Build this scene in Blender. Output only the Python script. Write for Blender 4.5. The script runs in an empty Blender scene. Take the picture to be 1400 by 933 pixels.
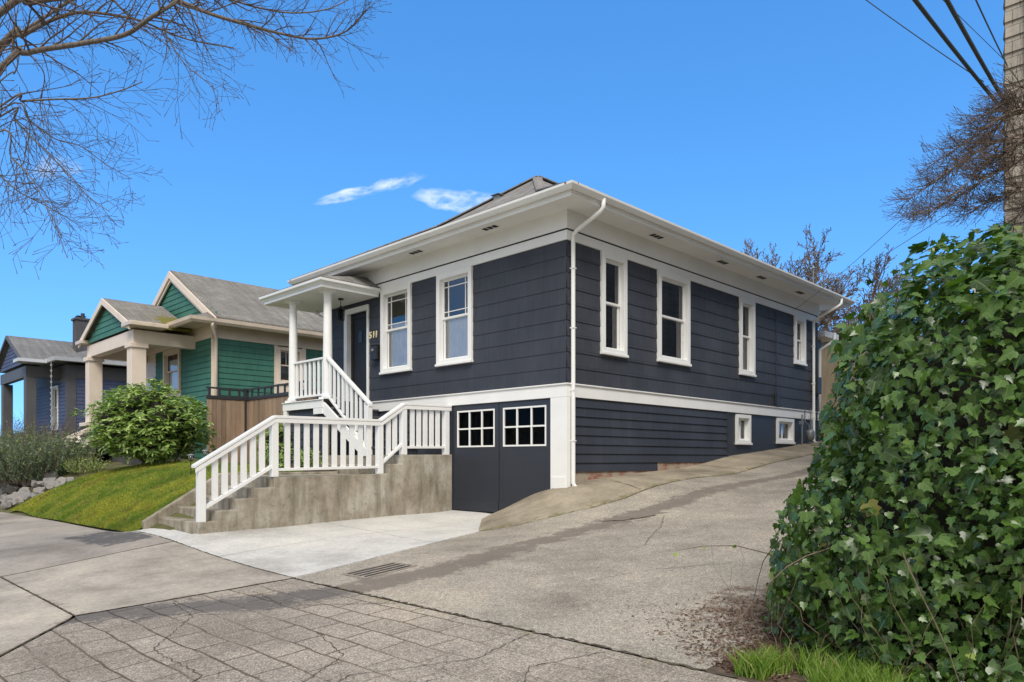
import bpy, bmesh, math, random
import numpy as np
from mathutils import Vector, Matrix, noise
R_ = math.radians
SC = bpy.context.scene
COL = SC.collection
EYE = 1.5                     # eye height; all z below are measured from eye level and lifted by EYE when built

# ------------------------------------------------------------------ surveying helper
FX = (-0.7034, 0.7108); RX = (0.7108, 0.7034)
def at(px, py, v):
    """a point v metres down the view axis that was measured at (px,py)"""
    k = (px-700)/984.0
    return ((FX[0]+RX[0]*k)*v, (FX[1]+RX[1]*k)*v, (628-py)/984.0*v)

# ------------------------------------------------------------------ mesh collecting
class MB:
    def __init__(s): s.v=[]; s.f=[]; s.uv=None
    def quad(s,*p):
        n=len(s.v); s.v+= [tuple(q) for q in p]; s.f.append(tuple(range(n,n+len(p))))
    def box(s,x0,x1,y0,y1,z0,z1):
        x0,x1=min(x0,x1),max(x0,x1); y0,y1=min(y0,y1),max(y0,y1); z0,z1=min(z0,z1),max(z0,z1)
        n=len(s.v)
        s.v+=[(x0,y0,z0),(x1,y0,z0),(x1,y1,z0),(x0,y1,z0),(x0,y0,z1),(x1,y0,z1),(x1,y1,z1),(x0,y1,z1)]
        s.f+=[(n,n+3,n+2,n+1),(n+4,n+5,n+6,n+7),(n,n+1,n+5,n+4),(n+1,n+2,n+6,n+5),(n+2,n+3,n+7,n+6),(n+3,n,n+4,n+7)]
    def beam(s,p,q,w,h,up=(0,0,1)):
        """box bar from p to q, w across, h along 'up'"""
        p=Vector(p);q=Vector(q);d=(q-p).normalized();u=Vector(up)
        sd=d.cross(u).normalized()*w/2;uu=sd.cross(d).normalized()*h/2
        n=len(s.v)
        for b in (p,q):
            for a,c in ((-1,-1),(1,-1),(1,1),(-1,1)): s.v.append(tuple(b+sd*a+uu*c))
        s.f+=[(n,n+1,n+2,n+3),(n+7,n+6,n+5,n+4),(n,n+4,n+5,n+1),(n+1,n+5,n+6,n+2),(n+2,n+6,n+7,n+3),(n+3,n+7,n+4,n)]
    def vbeam(s,p,q,w,h):
        """bar from p to q whose ends are cut vertical (h = vertical height, w across)"""
        p=Vector(p);q=Vector(q);d=(q-p);sd=Vector((d.y,-d.x,0)).normalized()*w/2;u=Vector((0,0,h/2))
        n=len(s.v)
        for b in (p,q):
            for a,c in ((-1,-1),(1,-1),(1,1),(-1,1)): s.v.append(tuple(b+sd*a+u*c))
        s.f+=[(n,n+1,n+2,n+3),(n+7,n+6,n+5,n+4),(n,n+4,n+5,n+1),(n+1,n+5,n+6,n+2),(n+2,n+6,n+7,n+3),(n+3,n+7,n+4,n)]
    def prism(s,poly,off):
        """closed polygon (3D pts) extruded by vector off"""
        n=len(s.v);m=len(poly);o=Vector(off)
        s.v+=[tuple(p) for p in poly]+[tuple(Vector(p)+o) for p in poly]
        s.f.append(tuple(range(n+m-1,n-1,-1)));s.f.append(tuple(range(n+m,n+2*m)))
        for i in range(m):
            j=(i+1)%m; s.f.append((n+i,n+j,n+m+j,n+m+i))
    def tube(s,pts,rad,k=8,cap=True):
        pts=[Vector(p) for p in pts]
        if not hasattr(rad,'__len__'): rad=[rad]*len(pts)
        n0=len(s.v);side=None
        for i,p in enumerate(pts):
            if i==0:d=pts[1]-p
            elif i==len(pts)-1:d=p-pts[i-1]
            else:d=pts[i+1]-pts[i-1]
            if d.length<1e-9:d=Vector((0,0,1))
            d.normalize()
            if side is None:
                side=d.cross(Vector((0,0,1)))
                if side.length<.1:side=d.cross(Vector((1,0,0)))
            side=(side-d*side.dot(d))
            if side.length<1e-6: side=d.orthogonal()
            side.normalize();u=d.cross(side)
            for j in range(k):
                a=2*math.pi*j/k
                s.v.append(tuple(p+side*(math.cos(a)*rad[i])+u*(math.sin(a)*rad[i])))
        for i in range(len(pts)-1):
            for j in range(k):
                a=n0+i*k+j;b=n0+i*k+(j+1)%k
                s.f.append((a,b,b+k,a+k))
        if cap:
            s.f.append(tuple(range(n0+k-1,n0-1,-1)));e=n0+(len(pts)-1)*k
            s.f.append(tuple(range(e,e+k)))
    def lathe(s,c,prof,k=16):
        n0=len(s.v)
        for r,z in prof:
            for j in range(k):
                a=2*math.pi*j/k;s.v.append((c[0]+r*math.cos(a),c[1]+r*math.sin(a),c[2]+z))
        for i in range(len(prof)-1):
            for j in range(k):
                a=n0+i*k+j;b=n0+i*k+(j+1)%k;s.f.append((a,b,b+k,a+k))
        s.f.append(tuple(range(n0+k-1,n0-1,-1)));e=n0+(len(prof)-1)*k;s.f.append(tuple(range(e,e+k)))
    def ring(s,x0,x1,y0,y1,prof,closed=False):
        """profile (outward offset, z) carried round a rectangle with mitred corners"""
        n0=len(s.v)
        for d,z in prof: s.v+=[(x0-d,y0-d,z),(x1+d,y0-d,z),(x1+d,y1+d,z),(x0-d,y1+d,z)]
        m=len(prof);rg=range(m) if closed else range(m-1)
        for i in rg:
            for j in range(4):
                a=n0+i*4+j;b=n0+i*4+(j+1)%4;i2=(i+1)%m
                s.f.append((a,b,n0+i2*4+(j+1)%4,n0+i2*4+j))
    def build(s,name,mat,parent=None,bevel=0,smooth=False,uvs=None):
        return link_mesh(name,s.v,s.f,mat,parent,bevel,smooth,uvs)

def origin_of(o):
    v=Vector((0,0,0))
    while o is not None: v+=o.location; o=o.parent
    return v
def link_mesh(name,verts,faces,mat,parent=None,bevel=0,smooth=False,uvs=None):
    V=np.array(verts,dtype=float).reshape(-1,3); V[:,2]+=EYE
    base=origin_of(parent)
    loc=Vector((0,0,0))
    if parent is None:
        c=V.mean(axis=0); loc=Vector((float(c[0]),float(c[1]),float(V[:,2].min())))
        base=loc
    V=V-np.array(base)
    me=bpy.data.meshes.new(name); me.from_pydata(V.tolist(),[],faces); me.update()
    if uvs is not None:
        ul=me.uv_layers.new(name='UVMap'); ul.data.foreach_set('uv',np.array(uvs,dtype=float).ravel())
    else: auto_uv(me,base)
    if smooth: me.polygons.foreach_set('use_smooth',[True]*len(me.polygons))
    me.materials.append(mat)
    o=bpy.data.objects.new(name,me); COL.objects.link(o)
    o.location=loc
    if parent: o.parent=parent; o.location=(0,0,0)
    if bevel:
        b=o.modifiers.new('bevel','BEVEL'); b.width=bevel; b.segments=2; b.limit_method='ANGLE'; b.angle_limit=R_(40)
    return o
def auto_uv(me,base):
    nl=len(me.loops); np_=len(me.polygons)
    if nl==0: return
    co=np.empty(len(me.vertices)*3); me.vertices.foreach_get('co',co); co=co.reshape(-1,3)+np.array(base)
    vi=np.empty(nl,dtype=int); me.loops.foreach_get('vertex_index',vi)
    no=np.empty(np_*3); me.polygons.foreach_get('normal',no); no=no.reshape(-1,3)
    lt=np.empty(np_,dtype=int); me.polygons.foreach_get('loop_total',lt)
    N=np.repeat(no,lt,axis=0)
    t=np.stack([-N[:,1],N[:,0],np.zeros(nl)],1); L=np.linalg.norm(t,axis=1)
    fl=L<1e-3; t[fl]=(1,0,0); L[fl]=1; t/=L[:,None]
    b=np.cross(N,t); P=co[vi]
    uv=np.stack([(P*t).sum(1),(P*b).sum(1)],1)
    me.uv_layers.new(name='UVMap').data.foreach_set('uv',uv.ravel())

def tag(o,label=None,cat=None,group=None,kind=None):
    if label: o['label']=label
    if cat: o['category']=cat
    if group: o['group']=group
    if kind: o['kind']=kind
    return o
def thing(name,loc,label,cat,group=None):
    o=bpy.data.objects.new(name,None); o.empty_display_size=.2; COL.objects.link(o)
    o.location=(loc[0],loc[1],loc[2]+EYE); return tag(o,label,cat,group)
def copy_tree(o,parent=None):
    c=o.copy(); COL.objects.link(c); c.parent=parent
    for ch in list(o.children): copy_tree(ch,c)
    return c

# ------------------------------------------------------------------ materials
def new_mat(name):
    m=bpy.data.materials.new(name); m.use_nodes=True
    nt=m.node_tree; b=nt.nodes['Principled BSDF']; return m,nt,b
def N(nt,t,**kw):
    n=nt.nodes.new(t)
    for k,v in kw.items():
        if hasattr(n,k): setattr(n,k,v)
        else: n.inputs[k.replace('_',' ')].default_value=v
    return n
def L(nt,a,b): nt.links.new(a,b)
def coords(nt,uv=False,scale=(1,1,1)):
    tc=N(nt,'ShaderNodeTexCoord'); mp=N(nt,'ShaderNodeMapping'); mp.inputs['Scale'].default_value=scale
    L(nt,tc.outputs['UV' if uv else 'Object'],mp.inputs[0]); return mp.outputs[0]
def noise_n(nt,vec,scale,detail=4,rough=.55):
    n=N(nt,'ShaderNodeTexNoise'); n.inputs['Scale'].default_value=scale; n.inputs['Detail'].default_value=detail; n.inputs['Roughness'].default_value=rough
    L(nt,vec,n.inputs['Vector']); return n.outputs['Fac']
def ramp(nt,fac,stops):
    r=N(nt,'ShaderNodeValToRGB'); e=r.color_ramp.elements
    while len(e)<len(stops): e.new(.5)
    for i,(p,c) in enumerate(stops):
        e[i].position=p; e[i].color=(c[0],c[1],c[2],1) if hasattr(c,'__len__') else (c,c,c,1)
    L(nt,fac,r.inputs[0]); return r.outputs[0]
def mixc(nt,fac,a,b,mode='MIX'):
    m=N(nt,'ShaderNodeMix'); m.data_type='RGBA'; m.blend_type=mode
    for sock,val in ((m.inputs[0],fac),(m.inputs[6],a),(m.inputs[7],b)):
        if isinstance(val,(int,float)): sock.default_value=val
        elif isinstance(val,tuple): sock.default_value=(val[0],val[1],val[2],1)
        else: L(nt,val,sock)
    return m.outputs[2]
def math_n(nt,op,a,b=None,clamp=False):
    m=N(nt,'ShaderNodeMath'); m.operation=op; m.use_clamp=clamp
    for i,val in enumerate((a,b)):
        if val is None: continue
        if isinstance(val,(int,float)): m.inputs[i].default_value=val
        else: L(nt,val,m.inputs[i])
    return m.outputs[0]
def bump(nt,b,h,strength=.3,dist=.01,prev=None):
    n=N(nt,'ShaderNodeBump'); n.inputs['Strength'].default_value=strength; n.inputs['Distance'].default_value=dist
    L(nt,h,n.inputs['Height'])
    if prev is not None: L(nt,prev,n.inputs['Normal'])
    L(nt,n.outputs[0],b.inputs['Normal']); return n.outputs[0]

def m_plain(name,col,rough=.5,var=.12,scale=3,bumpy=.15,metal=0,dirt=None):
    m,nt,b=new_mat(name); c=coords(nt)
    f=noise_n(nt,c,scale,5); lo=tuple(x*(1-var) for x in col); hi=tuple(min(1,x*(1+var)) for x in col)
    cc=ramp(nt,f,[(.3,lo),(.7,hi)])
    if dirt:
        f2=noise_n(nt,c,1.3,8,.7); cc=mixc(nt,ramp(nt,f2,[(.52,0),(.75,.55)]),cc,dirt)
    L(nt,cc,b.inputs['Base Color']); b.inputs['Roughness'].default_value=rough; b.inputs['Metallic'].default_value=metal
    if bumpy: bump(nt,b,noise_n(nt,c,60,3),bumpy,.003)
    return m
def m_navy(name,col,grain=1.0,joints=False):
    """painted wood siding: vertical combed grain, faint chalking"""
    m,nt,b=new_mat(name); uv=coords(nt,True,(60,1.5,1)); o=coords(nt)
    g=noise_n(nt,uv,1.5,4,.6); big=noise_n(nt,o,.9,6,.6)
    c1=ramp(nt,g,[(.3,tuple(x*.82 for x in col)),(.72,tuple(x*1.2 for x in col))])
    c2=mixc(nt,ramp(nt,big,[(.42,0),(.7,.55)]),c1,tuple(x*1.5+.005 for x in col));c2=mixc(nt,.6,c2,ramp(nt,noise_n(nt,coords(nt,True,(9,.7,1)),1.2,6,.7),[(.3,.72),(.7,1.25)]),'MULTIPLY')
    hgt=g
    if joints:
        br=N(nt,'ShaderNodeTexBrick'); u2=coords(nt,True); mp=br
        L(nt,u2,br.inputs['Vector']); br.inputs['Scale'].default_value=1
        br.inputs['Brick Width'].default_value=.46; br.inputs['Row Height'].default_value=.2667
        br.inputs['Mortar Size'].default_value=.004; br.inputs['Mortar Smooth'].default_value=.3
        br.inputs['Color1'].default_value=(1,1,1,1); br.inputs['Color2'].default_value=(.80,.80,.80,1); br.inputs['Mortar'].default_value=(.42,.42,.42,1)
        c2=mixc(nt,.9,c2,br.outputs['Color'],'MULTIPLY')
    L(nt,c2,b.inputs['Base Color']); b.inputs['Roughness'].default_value=.62
    b.inputs['Specular IOR Level'].default_value=.35
    bump(nt,b,hgt,.35*grain,.004)
    return m
def m_shingle(name,c1,c2,w=.3,h=.14,moss=None,moss_amt=0):
    m,nt,b=new_mat(name); uv=coords(nt,True); o=coords(nt)
    br=N(nt,'ShaderNodeTexBrick'); L(nt,uv,br.inputs['Vector']); br.inputs['Scale'].default_value=1
    br.inputs['Brick Width'].default_value=w; br.inputs['Row Height'].default_value=h; br.inputs['Mortar Size'].default_value=.006; br.inputs['Mortar Smooth'].default_value=.2; br.inputs['Bias'].default_value=0
    br.inputs['Color1'].default_value=(*c1,1); br.inputs['Color2'].default_value=(*c2,1); br.inputs['Mortar'].default_value=tuple(x*.45 for x in c1)+(1,)
    f=noise_n(nt,o,.8,7,.65); c=mixc(nt,ramp(nt,f,[(.35,.0),(.7,.55)]),br.outputs['Color'],tuple(x*.6 for x in c1))
    f3=noise_n(nt,o,45,3,.7); c=mixc(nt,.5,c,ramp(nt,f3,[(.3,.55),(.7,1.0)]),'MULTIPLY')
    sv=coords(nt,True,(5,.45,1));c=mixc(nt,.75,c,ramp(nt,noise_n(nt,sv,1.2,6,.7),[(.3,.55),(.7,1.25)]),'MULTIPLY')
    if moss:
        at_=N(nt,'ShaderNodeAttribute'); at_.attribute_name='moss'
        f2=noise_n(nt,o,5,6,.7); k=math_n(nt,'ADD',math_n(nt,'MULTIPLY',at_.outputs['Fac'],1.0),math_n(nt,'MULTIPLY',math_n(nt,'SUBTRACT',noise_n(nt,o,9,8,.8),.62),2.2))
        c=mixc(nt,ramp(nt,k,[(.12,0),(.25,1)]),c,mixc(nt,noise_n(nt,o,25,3),tuple(x*.5 for x in moss),tuple(x*1.3 for x in moss)))
    L(nt,c,b.inputs['Base Color']); b.inputs['Roughness'].default_value=.9
    bump(nt,b,br.outputs['Fac'],-.6,.012); return m
def m_concrete(name,col,var=.25,speck=.0,stain=None,crack=False,bumpd=.004,coarse=70):
    m,nt,b=new_mat(name); o=coords(nt)
    f=noise_n(nt,o,.9,10,.72); f2=noise_n(nt,o,18,8,.8)
    c=ramp(nt,f,[(.3,tuple(x*(1-var) for x in col)),(.7,tuple(x*(1+var*.7) for x in col))])
    c=mixc(nt,.8,c,ramp(nt,f2,[(.3,.72),(.7,1.22)]),'MULTIPLY')
    if speck:
        vo=N(nt,'ShaderNodeTexVoronoi'); vo.inputs['Scale'].default_value=coarse; L(nt,o,vo.inputs['Vector'])
        sx_=N(nt,'ShaderNodeSeparateColor');L(nt,vo.outputs['Color'],sx_.inputs[0]);sp=ramp(nt,sx_.outputs[0],[(.0,.45),(.35,.85),(.75,1.12),(1,1.75)])
        c=mixc(nt,speck,c,sp,'MULTIPLY')
        bump(nt,b,vo.outputs['Distance'],.25,.004)
    else: bump(nt,b,noise_n(nt,o,90,4,.7),.3,bumpd)
    c=mixc(nt,.9,c,ramp(nt,noise_n(nt,o,.45,9,.68),[(.36,(.74,.72,.70)),(.5,(1,1,1)),(.64,(1.14,1.12,1.08))]),'MULTIPLY')
    if stain:
        for name_,scol,thr,amt in stain:
            a=N(nt,'ShaderNodeAttribute'); a.attribute_name=name_
            ns=noise_n(nt,o,3.2,10,.8)
            k=math_n(nt,'ADD',a.outputs['Fac'],math_n(nt,'MULTIPLY',math_n(nt,'SUBTRACT',ns,.5),3.0));k=math_n(nt,'ADD',k,math_n(nt,'MULTIPLY',math_n(nt,'SUBTRACT',noise_n(nt,o,14,6,.8),.5),1.2))
            c=mixc(nt,ramp(nt,k,[(thr,0),(thr+.28,amt)]),c,mixc(nt,.6,scol,ramp(nt,noise_n(nt,o,50,4,.8),[(.3,tuple(x*.6 for x in scol)),(.7,tuple(x*1.5 for x in scol))])))
    L(nt,c,b.inputs['Base Color']); b.inputs['Roughness'].default_value=.88; b.inputs['Specular IOR Level'].default_value=.3
    m['col']=0
    return m,nt,b,c
def m_leaf(name,c1,c2,c3=None,rough=.4,veins=False,p3=.93):
    m,nt,b=new_mat(name); g=N(nt,'ShaderNodeNewGeometry')
    st=[(0,c1),(.6,c2)]
    if c3: st+=[(p3,c2),(min(p3+.02,1),c3)]
    c=ramp(nt,g.outputs['Random Per Island'],st)
    if veins:
        tc=N(nt,'ShaderNodeTexCoord'); sx=N(nt,'ShaderNodeSeparateXYZ'); L(nt,tc.outputs['UV'],sx.inputs[0])
        ax=math_n(nt,'ABSOLUTE',sx.outputs[0]); 
        r1=ramp(nt,ax,[(.0,1),(.06,0)])
        # side veins radiating from the leaf base
        ang=math_n(nt,'ARCTAN2',ax,math_n(nt,'ADD',sx.outputs[1],.02))
        r2=ramp(nt,math_n(nt,'ABSOLUTE',math_n(nt,'SUBTRACT',ang,.75)),[(0,.8),(.06,0)])
        r3=ramp(nt,math_n(nt,'ABSOLUTE',math_n(nt,'SUBTRACT',ang,1.5)),[(0,.8),(.07,0)])
        v=math_n(nt,'MAXIMUM',math_n(nt,'MAXIMUM',r1,r2),r3)
        c=mixc(nt,math_n(nt,'MULTIPLY',v,.5),c,(.22,.3,.12))
    L(nt,c,b.inputs['Base Color']); b.inputs['Roughness'].default_value=rough
    b.inputs['Specular IOR Level'].default_value=.5
    tr=N(nt,'ShaderNodeBsdfTranslucent'); L(nt,mixc(nt,1.0,c,(1.3,1.5,.5),'MULTIPLY'),tr.inputs[0])
    mx=N(nt,'ShaderNodeMixShader'); mx.inputs[0].default_value=.25
    out=nt.nodes['Material Output']; L(nt,b.outputs[0],mx.inputs[1]); L(nt,tr.outputs[0],mx.inputs[2]); L(nt,mx.outputs[0],out.inputs[0])
    return m
def m_glass(name,refl=.12,tint=(.75,.8,.85),fres=.9):
    m,nt,b=new_mat(name); nt.nodes.remove(b)
    tr=N(nt,'ShaderNodeBsdfTransparent'); tr.inputs[0].default_value=(*tint,1)
    gl=N(nt,'ShaderNodeBsdfGlossy'); gl.inputs['Roughness'].default_value=.03
    c=coords(nt); bp=N(nt,'ShaderNodeBump'); bp.inputs['Strength'].default_value=.05; bp.inputs['Distance'].default_value=.02
    L(nt,noise_n(nt,c,1.7,2),bp.inputs['Height']); L(nt,bp.outputs[0],gl.inputs['Normal'])
    lw=N(nt,'ShaderNodeLayerWeight'); lw.inputs[0].default_value=.25
    f=math_n(nt,'ADD',math_n(nt,'MULTIPLY',lw.outputs['Fresnel'],fres),refl,True)
    mx=N(nt,'ShaderNodeMixShader'); L(nt,f,mx.inputs[0]); L(nt,tr.outputs[0],mx.inputs[1]); L(nt,gl.outputs[0],mx.inputs[2])
    L(nt,mx.outputs[0],nt.nodes['Material Output'].inputs[0]); return m
def m_bark(name,c1,c2,scale=30):
    m,nt,b=new_mat(name); o=coords(nt,False,(1,1,.3))
    L(nt,ramp(nt,noise_n(nt,o,scale,5,.7),[(.3,c1),(.7,c2)]),b.inputs['Base Color']); b.inputs['Roughness'].default_value=.9
    bump(nt,b,noise_n(nt,o,scale,4),.5,.006); return m

M={}
M['navy_shingle']=m_navy('navy_shingle',(.050,.055,.069),1.2,True)
M['navy_lap']=m_navy('navy_lap',(.037,.042,.056),.8)
M['navy_flat']=m_plain('navy_flat',(.031,.036,.048),.5,.12,2,.1)
M['navy_door']=m_plain('navy_door',(.024,.029,.042),.42,.08,2,.05)
M['frontdoor']=m_plain('frontdoor',(.022,.022,.025),.5,.08,2,.03)
M['white']=m_plain('white_trim',(.84,.84,.825),.45,.04,2,.08)
M['soffit']=m_plain('soffit_paint',(.84,.835,.815),.6,.05,1.2,.08)
M['railwhite']=m_plain('rail_white',(.84,.84,.83),.4,.03,3,.06)
M['frontdoor'].node_tree.nodes['Principled BSDF'].inputs['Specular IOR Level'].default_value=.2
M['gutter']=m_plain('gutter_white',(.82,.82,.80),.35,.04,2,.03)
M['black']=m_plain('black_metal',(.012,.012,.014),.4,.1,4,.05)
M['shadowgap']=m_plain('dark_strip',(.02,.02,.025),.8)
M['gold']=m_plain('brass',(.80,.70,.42),.4,.05,5,0,.0)
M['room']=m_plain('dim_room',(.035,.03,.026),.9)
M['curtain']=m_plain('curtain',(.80,.82,.86),.9,.08,4)
M['curtain_dim']=m_plain('curtain_dim',(.22,.21,.19),.9,.15,4)
M['glass']=m_glass('window_glass',.12,(.93,.95,.97))
M['glassdark']=m_glass('dark_glass',.0,(.35,.37,.4),.25)
M['roof']=m_shingle('roof_shingle',(.24,.225,.215),(.34,.32,.30))
M['roof_green']=m_shingle('roof_weathered',(.24,.225,.20),(.31,.29,.26),moss=(.17,.155,.025))
M['roof_blue']=m_shingle('roof_grey',(.20,.20,.205),(.26,.26,.265))
M['green_lap']=m_navy('green_lap',(.042,.15,.11),.4)
M['cream']=m_plain('cream_trim',(.74,.63,.53),.55,.06,2,.08)
M['beigegut']=m_plain('beige_gutter',(.62,.52,.42),.4,.08,2,.03,dirt=(.2,.16,.1))
M['blue_lap']=m_navy('blue_lap',(.062,.078,.15),.3)
M['greytrim']=m_plain('grey_trim',(.085,.085,.092),.6,.1,2,.08)
M['paleblue']=m_plain('pale_gutter',(.55,.57,.62),.5,.05,2,.05)
M['cedar']=m_navy('cedar',(.28,.205,.15),2.0)
nt_=M['cedar'].node_tree;b_=nt_.nodes['Principled BSDF'];src=b_.inputs['Base Color'].links[0].from_socket;ge_=nt_.nodes.new('ShaderNodeNewGeometry')
L(nt_,mixc(nt_,.9,src,ramp(nt_,ge_.outputs['Random Per Island'],[(0,(.62,.60,.58)),(1,(1.25,1.2,1.1))]),'MULTIPLY'),b_.inputs['Base Color'])
M['beige_bld']=m_navy('beige_siding',(.24,.19,.13),.3)
M['darkmetal']=m_plain('dark_metal',(.03,.032,.036),.5)
M['iron']=m_plain('cast_iron',(.26,.225,.19),.8,.3,8,.3,.0)
M['greymetal']=m_plain('grey_metal',(.22,.23,.24),.45,.1,8,.1,.3)
M['bluepot']=m_plain('blue_glaze',(.012,.02,.10),.2,.1,4,0)
M['petal']=m_plain('petal',(.8,.72,.66),.6)
M['void']=m_plain('dark_void',(.012,.011,.010),.9)
M['soil']=m_plain('soil',(.09,.065,.045),.95,.4,12,.6)
M['ivy']=m_leaf('ivy_leaf',(.018,.050,.010),(.085,.165,.032),(.26,.22,.06),.30,True,.99)
M['ivynew']=m_leaf('ivy_new_leaf',(.16,.26,.05),(.28,.36,.08),None,.4,True)
M['rhodo']=m_leaf('rhododendron_leaf',(.09,.17,.035),(.30,.42,.11),(.50,.56,.24),.38,False,.85)
M['rosemary']=m_leaf('rosemary_leaf',(.07,.12,.07),(.17,.22,.15),(.28,.33,.08),.6,False,.9)
M['twigred']=m_leaf('dry_twig',(.10,.06,.055),(.17,.12,.11),None,.9)
M['grassblade']=m_leaf('grass_blade',(.16,.22,.02),(.30,.36,.05),(.42,.40,.12),.6,False,.9)
M['grassbright']=m_leaf('grass_bright',(.08,.18,.02),(.22,.34,.05),(.4,.36,.15),.5,False,.92)
M['litter']=m_leaf('leaf_litter',(.07,.035,.025),(.19,.11,.08),(.4,.33,.25),.9,False,.9)
M['oldleaf']=m_leaf('old_leaf',(.13,.08,.04),(.24,.17,.08),None,.8)
nt_=M['grassblade'].node_tree;b_=nt_.nodes['Principled BSDF'];src=b_.inputs['Base Color'].links[0].from_socket;o_=coords(nt_)
patch_=ramp(nt_,noise_n(nt_,o_,1.1,8,.7),[(.41,(.45,.6,.45)),(.5,(1,1,1)),(.58,(1.5,1.22,1.0))]);br_=ramp(nt_,noise_n(nt_,o_,2.3,8,.75),[(.52,0),(.61,.8)])
L(nt_,mixc(nt_,br_,mixc(nt_,1.0,src,patch_,'MULTIPLY'),(.17,.13,.05)),b_.inputs['Base Color'])
M['bark']=m_bark('bark_grey',(.06,.05,.042),(.21,.175,.145))
M['twig']=m_bark('twig_bark',(.06,.043,.035),(.15,.11,.085),60)
M['bark2']=m_bark('bark_brown',(.11,.085,.065),(.26,.20,.15))
M['vine']=m_bark('vine_wood',(.08,.055,.035),(.22,.16,.11),50)
M['joint']=m_plain('joint_dirt',(.075,.060,.038),.95,.5,9,.4)
M['joint_light']=m_plain('joint_faint',(.13,.115,.095),.95,.4,9,.3)
M['cable']=m_plain('cable',(.05,.065,.07),.6)

def m_ground():
    m,nt,b=new_mat('ground_soil'); o=coords(nt)
    c=ramp(nt,noise_n(nt,o,1.5,8,.7),[(.35,(.07,.06,.035)),(.55,(.12,.12,.04)),(.7,(.10,.15,.04))])
    L(nt,c,b.inputs['Base Color']); b.inputs['Roughness'].default_value=.95; bump(nt,b,noise_n(nt,o,30,5,.7),.6,.03); return m
def m_lawn():
    m,nt,b=new_mat('lawn_turf'); o=coords(nt)
    c=ramp(nt,noise_n(nt,o,1.3,7,.65),[(.3,(.12,.17,.02)),(.52,(.25,.30,.035)),(.75,(.34,.34,.07))])
    c=mixc(nt,ramp(nt,noise_n(nt,o,3.1,6,.7),[(.58,0),(.72,.6)]),c,(.16,.12,.05))
    L(nt,c,b.inputs['Base Color']); b.inputs['Roughness'].default_value=.9; bump(nt,b,noise_n(nt,o,60,5,.7),.8,.03); return m
M['ground']=m_ground(); M['lawn']=m_lawn()
M['drive'],*_=m_concrete('new_concrete',(.56,.55,.53),.10)
M['sidewalk'],*_=m_concrete('old_sidewalk',(.33,.295,.26),.22,stain=[('dark',(.09,.085,.082),.55,.9)])
M['panel'],*_=m_concrete('sidewalk_panel',(.40,.36,.31),.28,speck=.3,coarse=160,stain=[('dirt',(.17,.135,.095),.5,.7)])
M['alley'],*_=m_concrete('alley_aggregate',(.345,.31,.262),.22,speck=.8,stain=[('streak',(.15,.125,.105),.36,.8),('dirt',(.13,.085,.055),.42,.8)],coarse=115)
M['skirt'],*_=m_concrete('skirt_concrete',(.33,.285,.215),.32,stain=[('mossy',(.13,.12,.045),.6,.7)])
def m_apron():
    m,nt,b,c=m_concrete('scored_concrete',(.35,.308,.262),.18,speck=.9,stain=[('streak',(.115,.105,.10),.36,.85),('dirt',(.22,.19,.08),.62,.5)],coarse=120)
    o=coords(nt); nz=N(nt,'ShaderNodeTexNoise'); nz.inputs['Scale'].default_value=1.4; nz.inputs['Detail'].default_value=3; L(nt,o,nz.inputs['Vector'])
    mv=N(nt,'ShaderNodeVectorMath'); mv.operation='MULTIPLY_ADD'; L(nt,nz.outputs['Color'],mv.inputs[0]); mv.inputs[1].default_value=(.12,.12,0); L(nt,o,mv.inputs[2])
    br=N(nt,'ShaderNodeTexBrick'); L(nt,mv.outputs[0],br.inputs['Vector']); br.inputs['Scale'].default_value=1
    br.inputs['Brick Width'].default_value=.46; br.inputs['Row Height'].default_value=.27; br.inputs['Mortar Size'].default_value=.011; br.inputs['Mortar Smooth'].default_value=.35; br.offset=.5; br.offset_frequency=2
    br.inputs['Color1'].default_value=(1,1,1,1); br.inputs['Color2'].default_value=(.80,.80,.80,1); br.inputs['Mortar'].default_value=(.30,.26,.20,1)
    at_=N(nt,'ShaderNodeAttribute'); at_.attribute_name='score'
    fade=math_n(nt,'MULTIPLY',at_.outputs['Fac'],ramp(nt,noise_n(nt,o,.9,5,.6),[(.32,.1),(.5,.95)]))
    # wandering crack network
    vo=N(nt,'ShaderNodeTexVoronoi'); vo.feature='DISTANCE_TO_EDGE'; vo.inputs['Scale'].default_value=1.1
    nz2=N(nt,'ShaderNodeTexNoise'); nz2.inputs['Scale'].default_value=5; nz2.inputs['Detail'].default_value=6; L(nt,o,nz2.inputs['Vector'])
    mv2=N(nt,'ShaderNodeVectorMath'); mv2.operation='MULTIPLY_ADD'; L(nt,nz2.outputs['Color'],mv2.inputs[0]); mv2.inputs[1].default_value=(.35,.35,0); L(nt,o,mv2.inputs[2]); L(nt,mv2.outputs[0],vo.inputs['Vector'])
    ck=ramp(nt,vo.outputs['Distance'],[(.0,.3),(.009,1)])
    ck=mixc(nt,ramp(nt,noise_n(nt,o,.7,3),[(.5,0),(.6,1)]),(1,1,1),ck)
    c=mixc(nt,fade,c,br.outputs['Color'],'MULTIPLY'); c=mixc(nt,.85,c,ck,'MULTIPLY')
    L(nt,c,b.inputs['Base Color']); return m
M['apron']=m_apron()
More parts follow.
